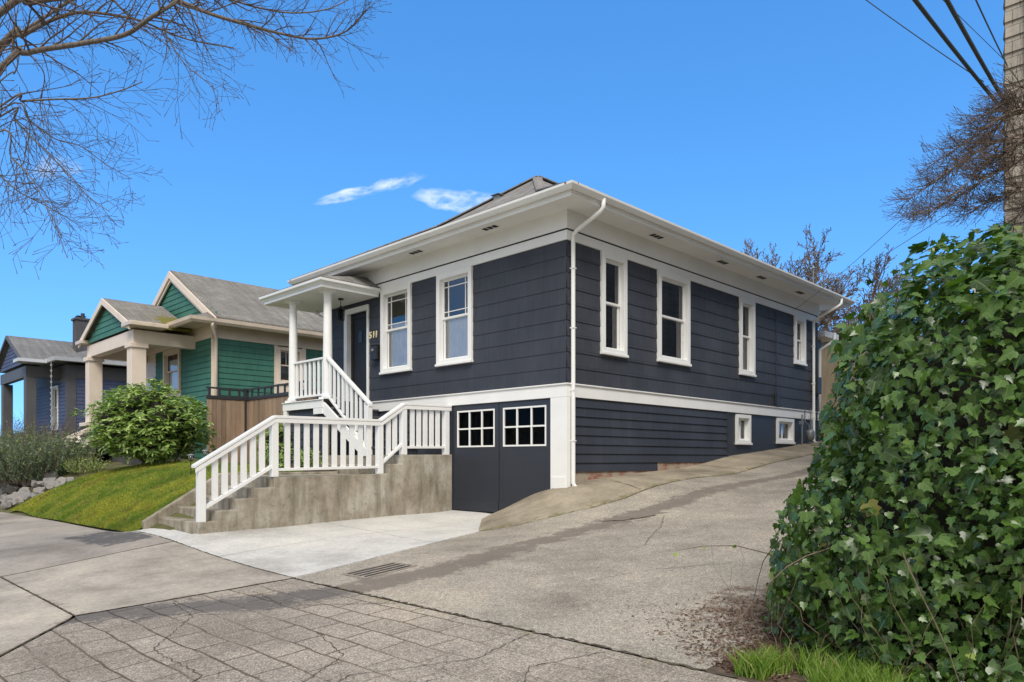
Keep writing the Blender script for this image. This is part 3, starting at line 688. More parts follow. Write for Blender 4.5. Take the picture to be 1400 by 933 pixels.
# soffit vents: three dark slots each
def vent(F,a):
    m=MB();zz=SOF+.012
    F.box(m,a-.19,a+.19,.24,.40,zz-.010,zz+.004);v=m.build('soffit_vent',M['gutter'],house)
    m=MB()
    for k in (-1,0,1): F.box(m,a+k*.12-.045,a+k*.12+.045,.26,.38,zz-.014,zz-.0105)
    m.build('vent_opening',M['void'],v)
for a_ in (1.53,3.7): vent(Ff,a_)
for b_ in (2.21,4.7,6.5,8.6): vent(Fs,b_)
# hipped roof
e=OV+.07;x0,x1,y0,y1=CX-W_-e,CX+e,CY-e,CY+LN+e;xc=(x0+x1)/2;RZ=6.67;ez=GT-.02;KD=1.68;KZ=5.47
ya,yb_=12.54,y1-3.97
m=MB();A=(xc,ya,RZ);B=(xc,yb_,RZ)
E=[(x0,y0,ez),(x1,y0,ez),(x1,y1,ez),(x0,y1,ez)];K=[(xc-KD,ya-KD,KZ),(xc+KD,ya-KD,KZ),(xc+KD,yb_+KD,KZ),(xc-KD,yb_+KD,KZ)]
for i in range(4): m.quad(E[i],E[(i+1)%4],K[(i+1)%4],K[i])
m.quad(K[0],K[1],A);m.quad(K[1],K[2],B,A);m.quad(K[2],K[3],B);m.quad(K[3],K[0],A,B)
m.quad((x0,y0,ez-.03),(x0,y1,ez-.03),(x1,y1,ez-.03),(x1,y0,ez-.03))
for c,d in (((x0,y0),(x1,y0)),((x1,y0),(x1,y1)),((x1,y1),(x0,y1)),((x0,y1),(x0,y0))): m.quad((*c,ez-.03),(*d,ez-.03),(*d,ez),(*c,ez))
roof=m.build('roof',M['roof'],house)
m=MB()
for p,q in ((E[0],K[0]),(K[0],A),(E[1],K[1]),(K[1],A),(E[2],K[2]),(K[2],B),(E[3],K[3]),(K[3],B),(A,B)): m.beam(Vector(p)+Vector((0,0,.012)),Vector(q)+Vector((0,0,.012)),.22,.025)
m.build('ridge_cap',M['roof'],roof)
vx,vy=xc-.55,ya-.72;vz=KZ+(vy-(ya-KD))*(RZ-KZ)/KD
m=MB();m.box(vx-.09,vx+.09,vy-.10,vy+.10,vz-.1,vz+.03);m.box(vx-.13,vx+.13,vy-.15,vy+.13,vz+.032,vz+.045);m.build('roof_vent',M['greymetal'],roof,.01)
# garage doors in the front
m=MB();Ff.box(m,.345,2.935,-.03,-.004,BB-.02,BB+.0);Ff.box(m,2.915,2.95,-.06,.03,-1.0,BB);m.build('door_frame',M['navy_flat'],house)
m=MB();Ff.box(m,-.036,.335,-.06,.036,-.56,BB-.002);Ff.box(m,-.002,.3,.0365,.048,-.50,-.3);m.build('corner_post',M['white'],house,.004)
for (d0,d1,w0,w1,lb) in ((1.625,2.905,1.73,2.78,'left navy garage leaf with six pane window'),(.345,1.61,.449,1.507,'right navy garage leaf half buried by the concrete ramp')):
    m=MB();zb,zt=-.985,BB-.024;w_z0,w_z1=.227,.934;k=.030
    Ff.box(m,d0,w0+k*.3,-.03,.012,zb,zt);Ff.box(m,w1-k*.3,d1,-.03,.012,zb,zt);Ff.box(m,w0+k*.3,w1-k*.3,-.03,.012,w_z1-.02,zt);Ff.box(m,w0+k*.3,w1-k*.3,-.03,.012,zb,w_z0+.02)
    Ff.box(m,d0+.004,d1-.004,.0125,.024,zb+.002,zb+.2)
    lf=m.build('garage_door_leaf',M['navy_door'],house,.003);lf['label']=lb
    m=MB();Ff.box(m,w0,w1,-.02,.022,w_z1-k,w_z1);Ff.box(m,w0,w1,-.02,.022,w_z0,w_z0+k)
    Ff.box(m,w0,w0+k,-.02,.0215,w_z0+k,w_z1-k);Ff.box(m,w1-k,w1,-.02,.0215,w_z0+k,w_z1-k)
    for q in (1,2):
        c=w0+(w1-w0)*q/3;Ff.box(m,c-.015,c+.015,-.02,.020,w_z0+k,w_z1-k)
    c=(w_z0+w_z1)/2;Ff.box(m,w0+k,w1-k,-.02,.0185,c-.015,c+.015);m.build('window_frame',M['white'],lf,.002)
    m=MB();Ff.quad(m,w0+.01,w1-.01,-.004,w_z0+.01,-.004,w_z1-.01);m.build('pane',M['glassdark'],lf)
    m=MB();Ff.box(m,w0-.1,w1+.1,-.6,-.5,w_z0-.2,w_z1+.2);m.build('garage_interior',M['void'],lf)
m=MB();Ff.box(m,.34,2.91,-1.2,-.7,-1.1,BB-.03);m.build('garage_backing',M['void'],house)
# windows
window(house,Ff,*fw[0],muntin='prairie',curt=(('curtain',.0,.62,.0,1),),label='front window beside the mailbox with prairie muntins')
window(house,Ff,*fw[1],muntin='prairie',curt=(('curtain',.0,.55,.0,1),),label='front window nearest the corner with prairie muntins')
window(house,Fs,*sw_[0],curt=(None,));window(house,Fs,*sw_[1],curt=(None,));window(house,Fs,*sw_[2],curt=(('curtain_dim',.0,.34,.0,1),));window(house,Fs,*sw_[3],curt=(('curtain_dim',.0,.5,.0,1),))
for h in bw: window(house,Fs,*h,style='slider',muntin='slider',cw=.075,d=.0,label='small white basement window of the alley side',curt=(('curtain_dim',.0,1.,0,.5),))
# front door
D0,D1,DZ0,DZ1=DOOR
m=MB();Ff.box(m,D0-.055,D0+.0,-.02,.045,DZ0,DZ1+.12);Ff.box(m,D1,D1+.13,-.02,.045,DZ0,DZ1+.12);Ff.box(m,D0,D1,-.02,.045,DZ1,DZ1+.12)
Ff.box(m,D1-.012,D1,-.16,-.02,DZ0,DZ1);Ff.box(m,D0,D0+.012,-.16,-.02,DZ0,DZ1)
fr=m.build('door_casing',M['white'],house,.004)
m=MB();Ff.box(m,D0+.014,D1-.014,-.12,-.075,DZ0+.02,DZ1-.005)
for u0,u1,v0,v1 in ((D0+.014,D0+.11,DZ0+.02,DZ1-.005),(D1-.11,D1-.014,DZ0+.02,DZ1-.005),(D0+.11,D1-.11,DZ1-.12,DZ1-.005),(D0+.11,D1-.11,DZ0+.02,DZ0+.24)): Ff.box(m,u0,u1,-.0745,-.06,v0,v1)
dr=m.build('front_door',M['frontdoor'],house,.004)
m=MB();c=(D0+D1)/2;Ff.box(m,c-.07,c+.07,-.0745,-.062,DZ0+1.42,DZ0+1.68);m.build('speakeasy_grille',M['black'],dr,.004)
m=MB();p=Ff.p(D0+.07,-.03,DZ0+.95);m.lathe((p[0],p[1],p[2]-.03),[(.012,0),(.03,.01),(.03,.05),(.012,.06)],12);m.build('door_knob',M['black'],dr)
m=MB();Ff.box(m,D0,D1,-.9,-.8,DZ0-.1,DZ1+.1);m.build('entry_backing',M['void'],house)
# 511
for i_,dg_ in enumerate('511'):
    cu=bpy.data.curves.new('num','FONT');cu.body=dg_;cu.size=.20;cu.extrude=.008;cu.offset=.006
    to=bpy.data.objects.new('num',cu);COL.objects.link(to);dg=bpy.context.evaluated_depsgraph_get();me=bpy.data.meshes.new_from_object(to.evaluated_get(dg))
    bpy.data.objects.remove(to);me.transform(Matrix.Rotation(R_(90),4,'X'))
    p=Ff.p(5.76-(0,.125,.228)[i_],.034,2.70);me.transform(Matrix.Translation(Vector((p[0],p[1],p[2]+EYE))-origin_of(house)))
    me.materials.clear();me.materials.append(M['gold']);o=bpy.data.objects.new('house_number',me);COL.objects.link(o);o.parent=house
# downspouts
def spout(name,pts,w,parent,mat):
    m=MB();m.tube(pts,w,10);return m.build(name,mat,parent,smooth=True)
g_=OV+.08
p0=Fs.p(.35-.0,g_,SOF+.05)
spout('downspout',[Fs.p(.12,g_,SOF+.08),Fs.p(.12,g_,SOF-.06),Fs.p(.115,g_-.05,SOF-.12),Fs.p(.09,.16,DL-.02),Fs.p(.085,.075,DL-.09),Fs.p(.085,.07,DL-.2),Fs.p(.085,.07,-.40),Fs.p(.10,.10,-.47),Fs.p(.13,.2,-.50)],.038,house,M['gutter'])
spout('downspout',[Fs.p(10.35,g_,SOF+.08),Fs.p(10.35,g_,SOF-.06),Fs.p(10.3,g_-.05,SOF-.12),Fs.p(10.1,.14,DL-.12),Fs.p(10.06,.075,DL-.2),Fs.p(10.06,.07,DL-.3),Fs.p(10.06,.07,.5),Fs.p(10.07,.12,.44)],.038,house,M['gutter'])
for s0_,zz_ in ((.045,(3.2,2.2,1.15,.3)),(10.02,(3.0,2.0,1.1))):
    for z_ in zz_:
        m=MB();Fs.box(m,s0_,s0_+.08,.03,.110,z_,z_+.018);m.build('spout_strap',M['gutter'],house)
# rear service porch with a lower eave
m=MB();xx=CX-.25
m.box(xx-2,xx,CY+LN+.002,CY+LN+.9,-.2,3.35);m.build('rear_annex',M['navy_flat'],house)
m=MB();m.box(xx-2.2,xx+.35,CY+LN+.25,CY+LN+1.25,3.36,3.52);m.build('annex_eave',M['white'],house,.01)
m=MB();m.tube([(xx+.42,CY+LN+.75,3.5),(xx+.42,CY+LN+.75,3.3),(xx+.1,CY+LN+.55,3.05),(xx+.1,CY+LN+.55,.4)],.045,8);m.build('downspout',M['gutter'],house,smooth=True)
# conduit, meter box
m=MB();m.tube([Fs.p(7.9,.03,ST-.05),Fs.p(7.9,.03,1.62)],.011,6);m.box(Fs.ox+.02,Fs.ox+.09,CY+7.83,CY+7.97,1.32,1.62);m.build('service_conduit',M['navy_flat'],house,.004)
m=MB();m.tube([Fs.p(10.30,.06,3.3),Fs.p(10.30,.06,1.0)],.025,8);m.box(CX+.02,CX+.14,CY+10.18,CY+10.42,1.75,2.2);m.build('electric_meter_box',M['darkmetal'],house,.006)

# ---- entry porch of the navy house
PZ=1.26;PX0,PX1=-15.2,-13.52;PY0=8.0
m=MB();m.box(PX0,PX1,PY0,CY-.03,PZ-.05,PZ);m.build('porch_deck',M['greytrim'],house,.004)
m=MB();m.box(PX0-.02,PX1+.01,PY0-.035,PY0-.002,PZ-.17,PZ-.006);m.box(PX0-.03,PX1+.02,PY0-.06,PY0-.002,PZ-.005,PZ+.012);m.box(PX0-.035,PX0-.002,PY0-.002,CY-.03,PZ-.17,PZ-.006)
m.box(PX0,PX0+.14,PY0-.03,PY0+.06,-.05,PZ-.172);m.box(PX1-.36,PX1+.0,PY0-.032,PY0-.003,PZ-.30,PZ-.172)
m.build('porch_fascia',M['railwhite'],house,.003)
m=MB();lap(m,Face(PX1,PY0+.04,'front'),.0,PX1-PX0,-.2,PZ-.19,.16,.02);m.build('porch_skirt',M['navy_lap'],house)
# stringer stairs going down toward the garage
sx0,sz0=PX1,PZ;sx1,sz1=-11.88,.08;nr=7;rise=(sz0-sz1)/nr;run=(sx1-sx0)/(nr-1)
m=MB()
for i in range(1,nr):
    xa=sx0+(i-1)*run;zz=sz0-i*rise;m.box(xa+.002,xa+run+.025,PY0+.06,CY-.05,zz-.04,zz)
m.build('porch_treads',M['greytrim'],house,.003)
m=MB()
for i in range(1,nr+1):
    xa=sx0+(i-1)*run;zz=sz0-(i-1)*rise;m.box(xa-.015,xa+.0,PY0+.06,CY-.05,zz-rise,zz-.042)
m.build('porch_risers',M['navy_flat'],house)
m=MB();sl2=(sz1-sz0)/(sx1-sx0)
m.prism([(sx0,PY0+.04,sz0-.30),(sx0,PY0+.04,sz0-.05),(sx1,PY0+.04,sz1+.09),(sx1,PY0+.04,sz1-.02),(sx1-.2,PY0+.04,sz1-.02)],(0,-.045,0))
for i in range(1,nr): 
    xa=sx0+(i-1)*run;zz=sz0-i*rise
    m.prism([(xa,PY0-.005,zz-.05),(xa,PY0-.005,zz+.0),(xa+run,PY0-.005,zz+.0)],(0,.045,0)) if False else None
m.build('stair_stringer',M['railwhite'],house,.003)
# columns
def column(x,y,z0,z1,par,mat,r=.105):
    m=MB();h=z1-z0
    m.box(x-r*1.35,x+r*1.35,y-r*1.35,y+r*1.35,z0,z0+.05);m.box(x-r*1.3,x+r*1.3,y-r*1.3,y+r*1.3,z1-.05,z1)
    m.lathe((x,y,z0),[(r*1.28,.05),(r*1.3,.075),(r*1.2,.10),(r*1.02,.115),(r,.14),(r*1.0,h*.33),(r*.80,h-.13),(r*.84,h-.125),(r*.86,h-.11),(r*.8,h-.10),(r*1.0,h-.07),(r*1.02,h-.05)],24)
    return m.build('porch_column',mat,par,smooth=False)
PCZ=3.58
for cx_ in (-15.02,-13.55): column(cx_,8.12,PZ+.012,PCZ,house,M['railwhite'],.10)
# porch roof
rx0,rx1,ry0=-15.88,-13.16,7.72
m=MB();m.box(rx0+.12,rx1-.12,ry0+.12,CY-.04,PCZ,PCZ+.03);pr=m.build('porch_roof',M['soffit'],house)
m=MB()
ft=PCZ+.15
for (xa,ya),(xb,yb) in (((rx0,ry0),(rx1,ry0)),((rx1,ry0),(rx1,CY-.04)),((rx0,ry0),(rx0,CY-.04))): pass
prof=[(-.14,PCZ+.0),(-.02,PCZ-.012),(-.02,PCZ+.05),(.0,PCZ+.055),(.0,PCZ+.07),(.06,PCZ+.11),(.065,PCZ+.16),(-.14,PCZ+.17)]
n0=len(m.v)
for d,z in prof: m.v+=[(rx0-d+.06,CY-.04,z),(rx0-d+.06,ry0-d+.06,z),(rx1+d-.06,ry0-d+.06,z),(rx1+d-.06,CY-.04,z)]
for i in range(len(prof)):
    for j in range(3):
        i2=(i+1)%len(prof);m.f.append((n0+i*4+j,n0+i*4+j+1,n0+i2*4+j+1,n0+i2*4+j))
m.build('porch_cornice',M['gutter'],pr)
m=MB();zt=PCZ+.172;m.quad((rx0,ry0,zt),(rx1,ry0,zt),(rx1-.6,CY-.04,zt+.36),(rx0+.6,CY-.04,zt+.36));m.quad((rx1,ry0,zt),(rx1,CY-.04,zt),(rx1-.6,CY-.04,zt+.36));m.quad((rx0,ry0,zt),(rx0+.6,CY-.04,zt+.36),(rx0,CY-.04,zt));m.build('porch_roof_shingles',M['roof'],pr)
m=MB();m.tube([(rx0+.3,CY-.25,PCZ+.1),(rx0+.3,CY-.25,PCZ-.05),(rx0+.5,CY-.1,PCZ-.2),(rx0+.55,CY-.08,PCZ-.5)],.03,8);m.build('porch_spout',M['gutter'],pr,smooth=True)

# ------------------------------------------------------------------ railings
def flatbal(m,x,y,z0,z1,ax='y',w=.088,t=.035):
    if ax=='y': m.box(x-t/2,x+t/2,y-w/2,y+w/2,z0,z1)
    else: m.box(x-w/2,x+w/2,y-t/2,y+t/2,z0,z1)
# porch railing (part of house porch)
pr_=thing('porch_railing',(-13.55,8.12,PZ),'white railing running from the porch column down the entry stair to its newel','railing')
m=MB();m.vbeam((-14.93,8.12,2.16),(-13.64,8.12,2.16),.09,.045);m.build('top_rail',M['railwhite'],pr_,.004)
m=MB();m.vbeam((-14.93,8.12,PZ+.12),(-13.64,8.12,PZ+.12),.06,.045);m.build('bottom_rail',M['railwhite'],pr_,.004)
for i in range(7):
    m=MB();x=-14.84+i*.185;m.box(x-.035,x+.035,8.105,8.14,PZ+.143,2.137);m.build('baluster',M['railwhite'],pr_,.002)
NX=-11.93
m=MB();m.vbeam((-13.46,8.06,2.16),(NX+.07,8.06,1.06),.09,.06);m.build('stair_rail',M['railwhite'],pr_,.004)
m=MB();m.vbeam((-13.46,8.06,PZ+.10),(NX-.05,8.06,.10+.12),.05,.06);m.build('lower_stair_rail',M['railwhite'],pr_,.004)
for i in range(9):
    t_=(i+.7)/9.4;x=-13.46+(NX+13.46)*t_;zt=2.16+(1.06-2.16)*t_-.02;zb=PZ+.10+(.22-PZ-.10)*t_+.02
    m=MB();m.box(x-.034,x+.034,8.045,8.078,zb,zt);m.build('baluster',M['railwhite'],pr_,.002)
m=MB();m.box(NX-.055,NX+.055,8.0,8.11,.085,1.05);m.build('newel_post',M['railwhite'],pr_,.006)

# concrete: lower steps, walkway and retaining wall
WX=-10.78
rw=thing('retaining_wall',(WX,6.5,-1.1),'stained board formed concrete retaining wall holding up the walkway beside the driveway','wall')
st=[(4.31,4.58,-.94),(4.58,4.88,-.78),(4.88,5.166,-.615),(5.166,5.5,-.455)]
m=MB();prof=[(4.31,-1.3),(4.31,-.94),(4.58,-.94),(4.58,-.78),(4.88,-.78),(4.88,-.615),(5.166,-.615),(5.166,-.455),(5.5,-.455),(5.5,-.292),(7.53,-.268),(7.53,-1.3)]
n0=0
for y,z in prof: pass
m.prism([(WX,y,z) for y,z in reversed(prof)],(-.24,0,0));m.build('lower_wall',M['retain'],rw,.012)
m=MB();m.prism([(WX-.004,y,z) for y,z in reversed([(7.535,-1.3),(7.535,-.266),(7.72,-.266),(7.72,-.09),(8.02,-.09),(8.02,.08),(9.24,.09),(9.24,-1.3)])],(-.24,0,0));m.build('upper_wall',M['retain'],rw,.012)
# steps between the walls
cs=thing('concrete_steps',(-11.6,4.3,-1.1),'mossy concrete steps climbing from the sidewalk to the front walkway','steps')
for i,(ya,yb,z) in enumerate(st):
    m=MB();m.box(-12.29,WX-.243,ya-(.03 if i else .05),yb-(.03),-1.35,z);m.build('step',M['retain'],cs,.014)
m=MB();m.box(-12.29,WX-.243,5.471,7.6,-.8,-.285);m.build('walkway_slab',M['retain'],cs,.01)
m=MB();m.box(-14.3,WX-.25,8.03,CY-.02,-.6,.078);m.build('upper_landing',M['retain'],cs,.01)
m=MB();m.box(-14.3,WX-.25,7.73,8.028,-.6,-.10);m.build('step',M['retain'],cs,.01)
m=MB();m.box(-12.43,-12.295,5.3,7.6,-.8,-.24);m.prism([(-12.295,4.05,-1.25),(-12.295,4.05,-1.0),(-12.295,5.3,-.24),(-12.295,5.3,-1.25)],(-.13,0,0));m.build('side_kerb',M['retain'],cs,.01)

RXX=WX-.07
rl=thing('front_railing',(RXX,6.5,-.29),'long white board railing on top of the retaining wall beside the driveway','railing')
posts=[(4.37,-.94,-.06),(5.53,-.285,.66),(7.56,-.265,.675),(8.09,.083,1.005),(9.12,.083,1.02)]
for y,z0,z1 in posts:
    m=MB();m.box(RXX-.06,RXX+.05,y-.055,y+.055,z0,z1);m.build('post',M['railwhite'],rl,.006)
def zpost(y): 
    ys=[p[0] for p in posts];zs=[p[2] for p in posts]
    for i in range(4):
        if ys[i]<=y<=ys[i+1]: t=(y-ys[i])/(ys[i+1]-ys[i]);return zs[i]*(1-t)+zs[i+1]*t
    return zs[0] if y<ys[0] else zs[-1]
lowz=[(4.43,-.72),(5.475,-.125),(5.585,-.17),(7.505,-.14),(7.615,-.06),(8.035,.26),(8.145,.22),(9.065,.23)]
for i in range(4):
    ya,za=posts[i][0],posts[i][2];yb,zb=posts[i+1][0],posts[i+1][2]
    a_=(RXX,ya-(.12 if i==0 else 0),za+.02-(.07 if i==0 else 0));b_=(RXX,yb+(.10 if i==3 else 0),zb+.02)
    m=MB();m.vbeam(a_,b_,.135,.045);m.vbeam((RXX+.045,a_[1]+.02,a_[2]-.06),(RXX+.045,b_[1],b_[2]-.06),.03,.07);m.build('top_rail',M['railwhite'],rl,.005)
    (y0_,z0_),(y1_,z1_)=lowz[2*i],lowz[2*i+1];m=MB();m.vbeam((RXX,y0_,z0_),(RXX,y1_,z1_),.08,.06 if i in(0,2) else .045);m.build('bottom_rail',M['railwhite'],rl,.004)
    nbal=[6,10,2,5][i];yA=posts[i][0]+.055;yB=posts[i+1][0]-.055
    for k in range(nbal):
        y=yA+(yB-yA)*(k+1)/(nbal+1);t=(y-y0_)/(y1_-y0_);zb_=z0_+(z1_-z0_)*t+.02;zt_=zpost(y)-.03
        m=MB();m.box(RXX-.02,RXX+.018,y-.045,y+.045,zb_,zt_);m.build('baluster',M['railwhite'],rl,.002)

# lantern, mailbox, pot, gas meter
lx,ly=-14.0,8.72
t=thing('porch_lantern',(lx,ly,3.05),'black glass lantern hanging from the porch ceiling by the front door','lantern')
m=MB();m.lathe((lx,ly,PCZ-.03),[(.06,0),(.06,.03)],12);m.tube([(lx,ly,PCZ-.03),(lx,ly,3.40)],.008,6);m.lathe((lx,ly,3.33),[(.10,0),(.085,.03),(.03,.06),(.012,.09)],8);m.build('hanger',M['black'],t)
m=MB();m.lathe((lx,ly,3.08),[(.012,-.02),(.07,0),(.075,.02)],8)
for k in range(6):
    a=k*math.pi/3;m.tube([(lx+.072*math.cos(a),ly+.072*math.sin(a),3.09),(lx+.092*math.cos(a),ly+.092*math.sin(a),3.335)],.007,4)
m.build('cage',M['black'],t)
m=MB();m.lathe((lx,ly,3.10),[(.062,0),(.08,.22)],12);m.build('glass_shade',M['glassdark'],t,smooth=True)
t=thing('mailbox',Ff.p(5.50,.05,2.2),'small black wall mailbox with a silver front beside the door','mailbox')
m=MB();Ff.box(m,5.36,5.56,.03,.14,2.19,2.50);Ff.box(m,5.352,5.568,.03,.155,2.501,2.515);m.build('mailbox_body',M['black'],t,.01)
m=MB();p=Ff.p(5.47,.142,2.40);m.lathe((p[0],p[1]+.0,p[2]-.035),[(.012,0),(.035,.012),(.035,.058),(.012,.07)],12);m.build('emblem',M['greymetal'],t)
t=thing('flower_pot',(-14.2,8.35,PZ),'dark blue glazed pot standing on the porch deck','pot')
m=MB();m.lathe((-14.2,8.4,PZ),[(.09,0),(.12,.03),(.15,.15),(.16,.2),(.14,.2),(.13,.17)],20);m.build('glazed_bowl',M['bluepot'],t,smooth=True)
gb=9.5
t=thing('gas_meter',Fs.p(gb,.15,.3),'grey gas meter with bent pipes on the wall near the far downspout','gas meter')
m=MB();p=Fs.p(gb+.1,.17,.62);m.lathe((p[0],p[1],p[2]),[(.05,-.14),(.10,-.1),(.11,0),(.11,.1),(.07,.15)],14);m.build('meter_body',M['greymetal'],t,smooth=True)
m=MB();m.tube([Fs.p(gb-.25,.10,.2),Fs.p(gb-.25,.10,1.15)],.02,6);m.tube([Fs.p(gb-.12,.12,1.3),Fs.p(gb-.12,.12,.98),Fs.p(gb-.0,.16,.9),Fs.p(gb+.05,.17,.75)],.018,6);m.tube([Fs.p(gb+.2,.15,.75),Fs.p(gb+.22,.13,1.3)],.018,6);m.box(CX+.04,CX+.12,CY+gb-.3,CY+gb-.19,.9,.99);m.build('pipework',M['greymetal'],t)

# ------------------------------------------------------------------ neighbours
def gable_roof(m,x0,x1,y0,y1,ez,rz,th=.12):
    xc=(x0+x1)/2
    for s,xe in ((1,x1),(-1,x0)):
        q=[(xe,y0,ez),(xe,y1,ez),(xc,y1,rz),(xc,y0,rz)]
        if s<0:q.reverse()
        m.quad(*q);b=[(p[0],p[1],p[2]-th) for p in reversed(q)];m.quad(*b)
        m.quad((xe,y0,ez-th),(xe,y0,ez),(xc,y0,rz),(xc,y0,rz-th));m.quad((xe,y1,ez-th),(xc,y1,rz-th),(xc,y1,rz),(xe,y1,ez));m.quad((xe,y0,ez-th),(xe,y1,ez-th),(xe,y1,ez),(xe,y0,ez))
def tri_front(xc,hw,zb,h): return lambda z:(xc and 0,0)
def attr_moss(o,fn):
    me=o.data;a=me.attributes.new('moss','FLOAT','POINT');base=origin_of(o.parent) if o.parent else o.location
    a.data.foreach_set('value',[fn(v.co.x+base.x,v.co.y+base.y,v.co.z+base.z-EYE) for v in me.vertices])
def subdiv(m,n=3):
    bm=bmesh.new();vs=[bm.verts.new(v) for v in m.v];
    for f in m.f: bm.faces.new([vs[i] for i in f])
    bmesh.ops.remove_doubles(bm,verts=bm.verts[:],dist=1e-4);bmesh.ops.subdivide_edges(bm,edges=bm.edges[:],cuts=n,use_grid_fill=True)
    bm.verts.index_update();o=MB();o.v=[tuple(v.co) for v in bm.verts];o.f=[tuple(v.index for v in f.verts) for f in bm.faces];bm.free();return o
# green house
gh=thing('green_house',(-22,9.2,0),'green clapboard bungalow with cream trim and a mossy gabled porch','house')
GXr,GYf,GXl,GYb=-22.0,9.2,-28.2,20.5
Gf=Face(GXr,GYf,'front');Gs=Face(GXr,GYf,'side');Gl=Face(GXl,GYf,'left')
gtop=3.72;gwin=[(2.5,3.95,2.2,3.70)];gsw=[(2.12,3.0,2.45,3.68)]
m=MB();lap(m,Gf,.0,2.44,-.3,gtop,.175,.02);m.build('front_siding',M['green_lap'],gh)
m=MB();lap(m,Gf,4.02,4.75,-.3,gtop,.175,.02);m.build('front_siding',M['green_lap'],gh)
m=MB();lap(m,Gs,.12,2.0,-.3,gtop,.175,.02);m.build('side_siding',M['green_lap'],gh)
m=MB();lap(m,Gs,3.15,3.95,-.3,gtop,.175,.02);m.build('side_siding',M['green_lap'],gh)
m=MB();lap(m,Gs,4.4,11.2,-.3,gtop,.175,.02);m.build('side_siding',M['green_lap'],gh)
m=MB();lap(m,Gl,0,11,-.3,gtop,.175,.02);m.build('left_siding',M['green_lap'],gh)
m=MB();m.box(GXl+.05,GXr-.75,GYf+.75,GYb,-.3,gtop+.3);Gf.box(m,.0,6.2,-.56,-.02,-.3,2.2);Gf.box(m,.0,6.2,-.56,-.02,3.72,gtop+.3);Gf.box(m,.0,2.52,-.56,-.021,-.3,3.71);Gf.box(m,3.93,6.2,-.56,-.021,-.3,3.71);m.build('wall',M['cream'],gh)
m=MB();Gf.box(m,2.445,4.0,-.02,.03,-.3,2.2);Gf.box(m,-.002,6.2,-.02,.035,gtop+.001,gtop+.4);Gs.box(m,-.03,11.2,-.02,.036,gtop,gtop+.4)
Gs.box(m,-.03,.11,-.02,.036,-.3,gtop-.002);Gs.box(m,2.01,2.13,-.02,.034,-.3,gtop-.002);Gs.box(m,3.0,3.14,-.02,.034,-.3,gtop-.002);Gs.box(m,2.131,2.999,-.02,.034,-.3,2.45);Gs.box(m,3.96,4.39,-.02,.034,-.3,gtop-.002);m.build('trim_boards',M['cream'],gh,.004)
window(gh,Gf,*gwin[0],trim='cream',sashm='cream',curt=(('curtain',.0,.85,.0,1),),cw=.12)
window(gh,Gs,*gsw[0],trim='cream',sashm='cream',muntin='thirds',curt=(('curtain_dim',.0,.5,.0,1),),cw=.10)
# front door recess of the green porch
m=MB();Gf.box(m,4.85,5.7,-.02,.04,.6,2.9);m.build('front_door',M['white'],gh,.005)
# main roof
ge=.55;gxc=-25.1
m=MB();gable_roof(m,GXl-ge+.0,GXr+ge,GYf-.12,GYb,4.28,6.33,.10);m=subdiv(m,3);rf=m.build('roof',M['roof_green'],gh);attr_moss(rf,lambda x,y,z:0)
# pent skirt and returns across the front
m=MB();zs0,zs1=4.20,4.52
m.quad((GXl-ge,8.42,zs0),(GXr+ge,8.42,zs0),(GXr+ge-.62,9.2,zs1+.02),(GXl-ge,9.2,zs1+.02));m.quad((GXr+ge,8.42,zs0),(GXr+ge+.02,9.3,4.26),(GXr+ge-.62,9.2,zs1+.02));m.quad((GXl-ge,8.42,zs0-.05),(GXl-ge,9.2,zs0-.05),(GXr+ge,9.2,zs0-.05),(GXr+ge,8.42,zs0-.05))
m=subdiv(m,5);sk=m.build('pent_roof',M['roof_green'],gh);attr_moss(sk,lambda x,y,z:max(0,min(1,(-22.7-x)/.8))*.8 if x>-24.9 else .9)
m=MB()
def gz_top(xc,x0,x1,ez,rz): return lambda z:((ez,rz))
# gable triangle siding of main gable
def tri_lap(m,xc,hw,y,z0,z1,ex,th):
    F=Face(xc+hw,y,'front')
    lap(m,F,0,2*hw,z0,z1,ex,th,topf=lambda z:(hw*(z-z0)/(z1-z0),2*hw-hw*(z-z0)/(z1-z0)))
hwm=3.65;tri_lap(m,gxc,hwm,GYf-.01,4.3,6.1,.175,.02);m.build('gable_siding',M['green_lap'],gh)
def rake(m,xc,hw,y,ez,rz,w=.2,t=.05):
    for s in (-1,1): m.vbeam((xc+s*hw,y,ez-w/2),(xc,y,rz-w/2),t,w)
m=MB();rake(m,gxc,3.68,GYf-.14,4.24,6.29,.23);rake(m,gxc,3.60,GYf-.09,4.05,6.06,.10,.05);m.build('rake_boards',M['cream'],gh,.004)
# gutters along front skirt and side
m=MB();prof=[(0,4.02),(.07,4.03),(.12,4.10),(.13,4.2),(0,4.2)]
n0=len(m.v)
X1,Y0_=GXr+ge,8.42
for d,z in prof: m.v+=[(-23.25,Y0_-d,z),(X1+d,Y0_-d,z),(X1+d,GYb,z)]
for i in range(len(prof)):
    for j in range(2):
        i2=(i+1)%len(prof);m.f.append((n0+i*3+j,n0+i*3+j+1,n0+i2*3+j+1,n0+i2*3+j))
m.box(GXl-ge,X1-.002,Y0_+.002,GYf,4.10,4.145);m.box(GXr,X1-.002,GYf+.001,GYb,4.10,4.145)
m.build('gutter',M['beigegut'],gh)
m=MB();m.tube([(X1+.05,8.95,4.1),(X1+.05,8.95,3.98),(GXr+.12,9.27,3.72),(GXr+.08,9.28,3.6),(GXr+.08,9.28,-.1)],.05,8);m.build('downspout',M['cream'],gh,smooth=True)
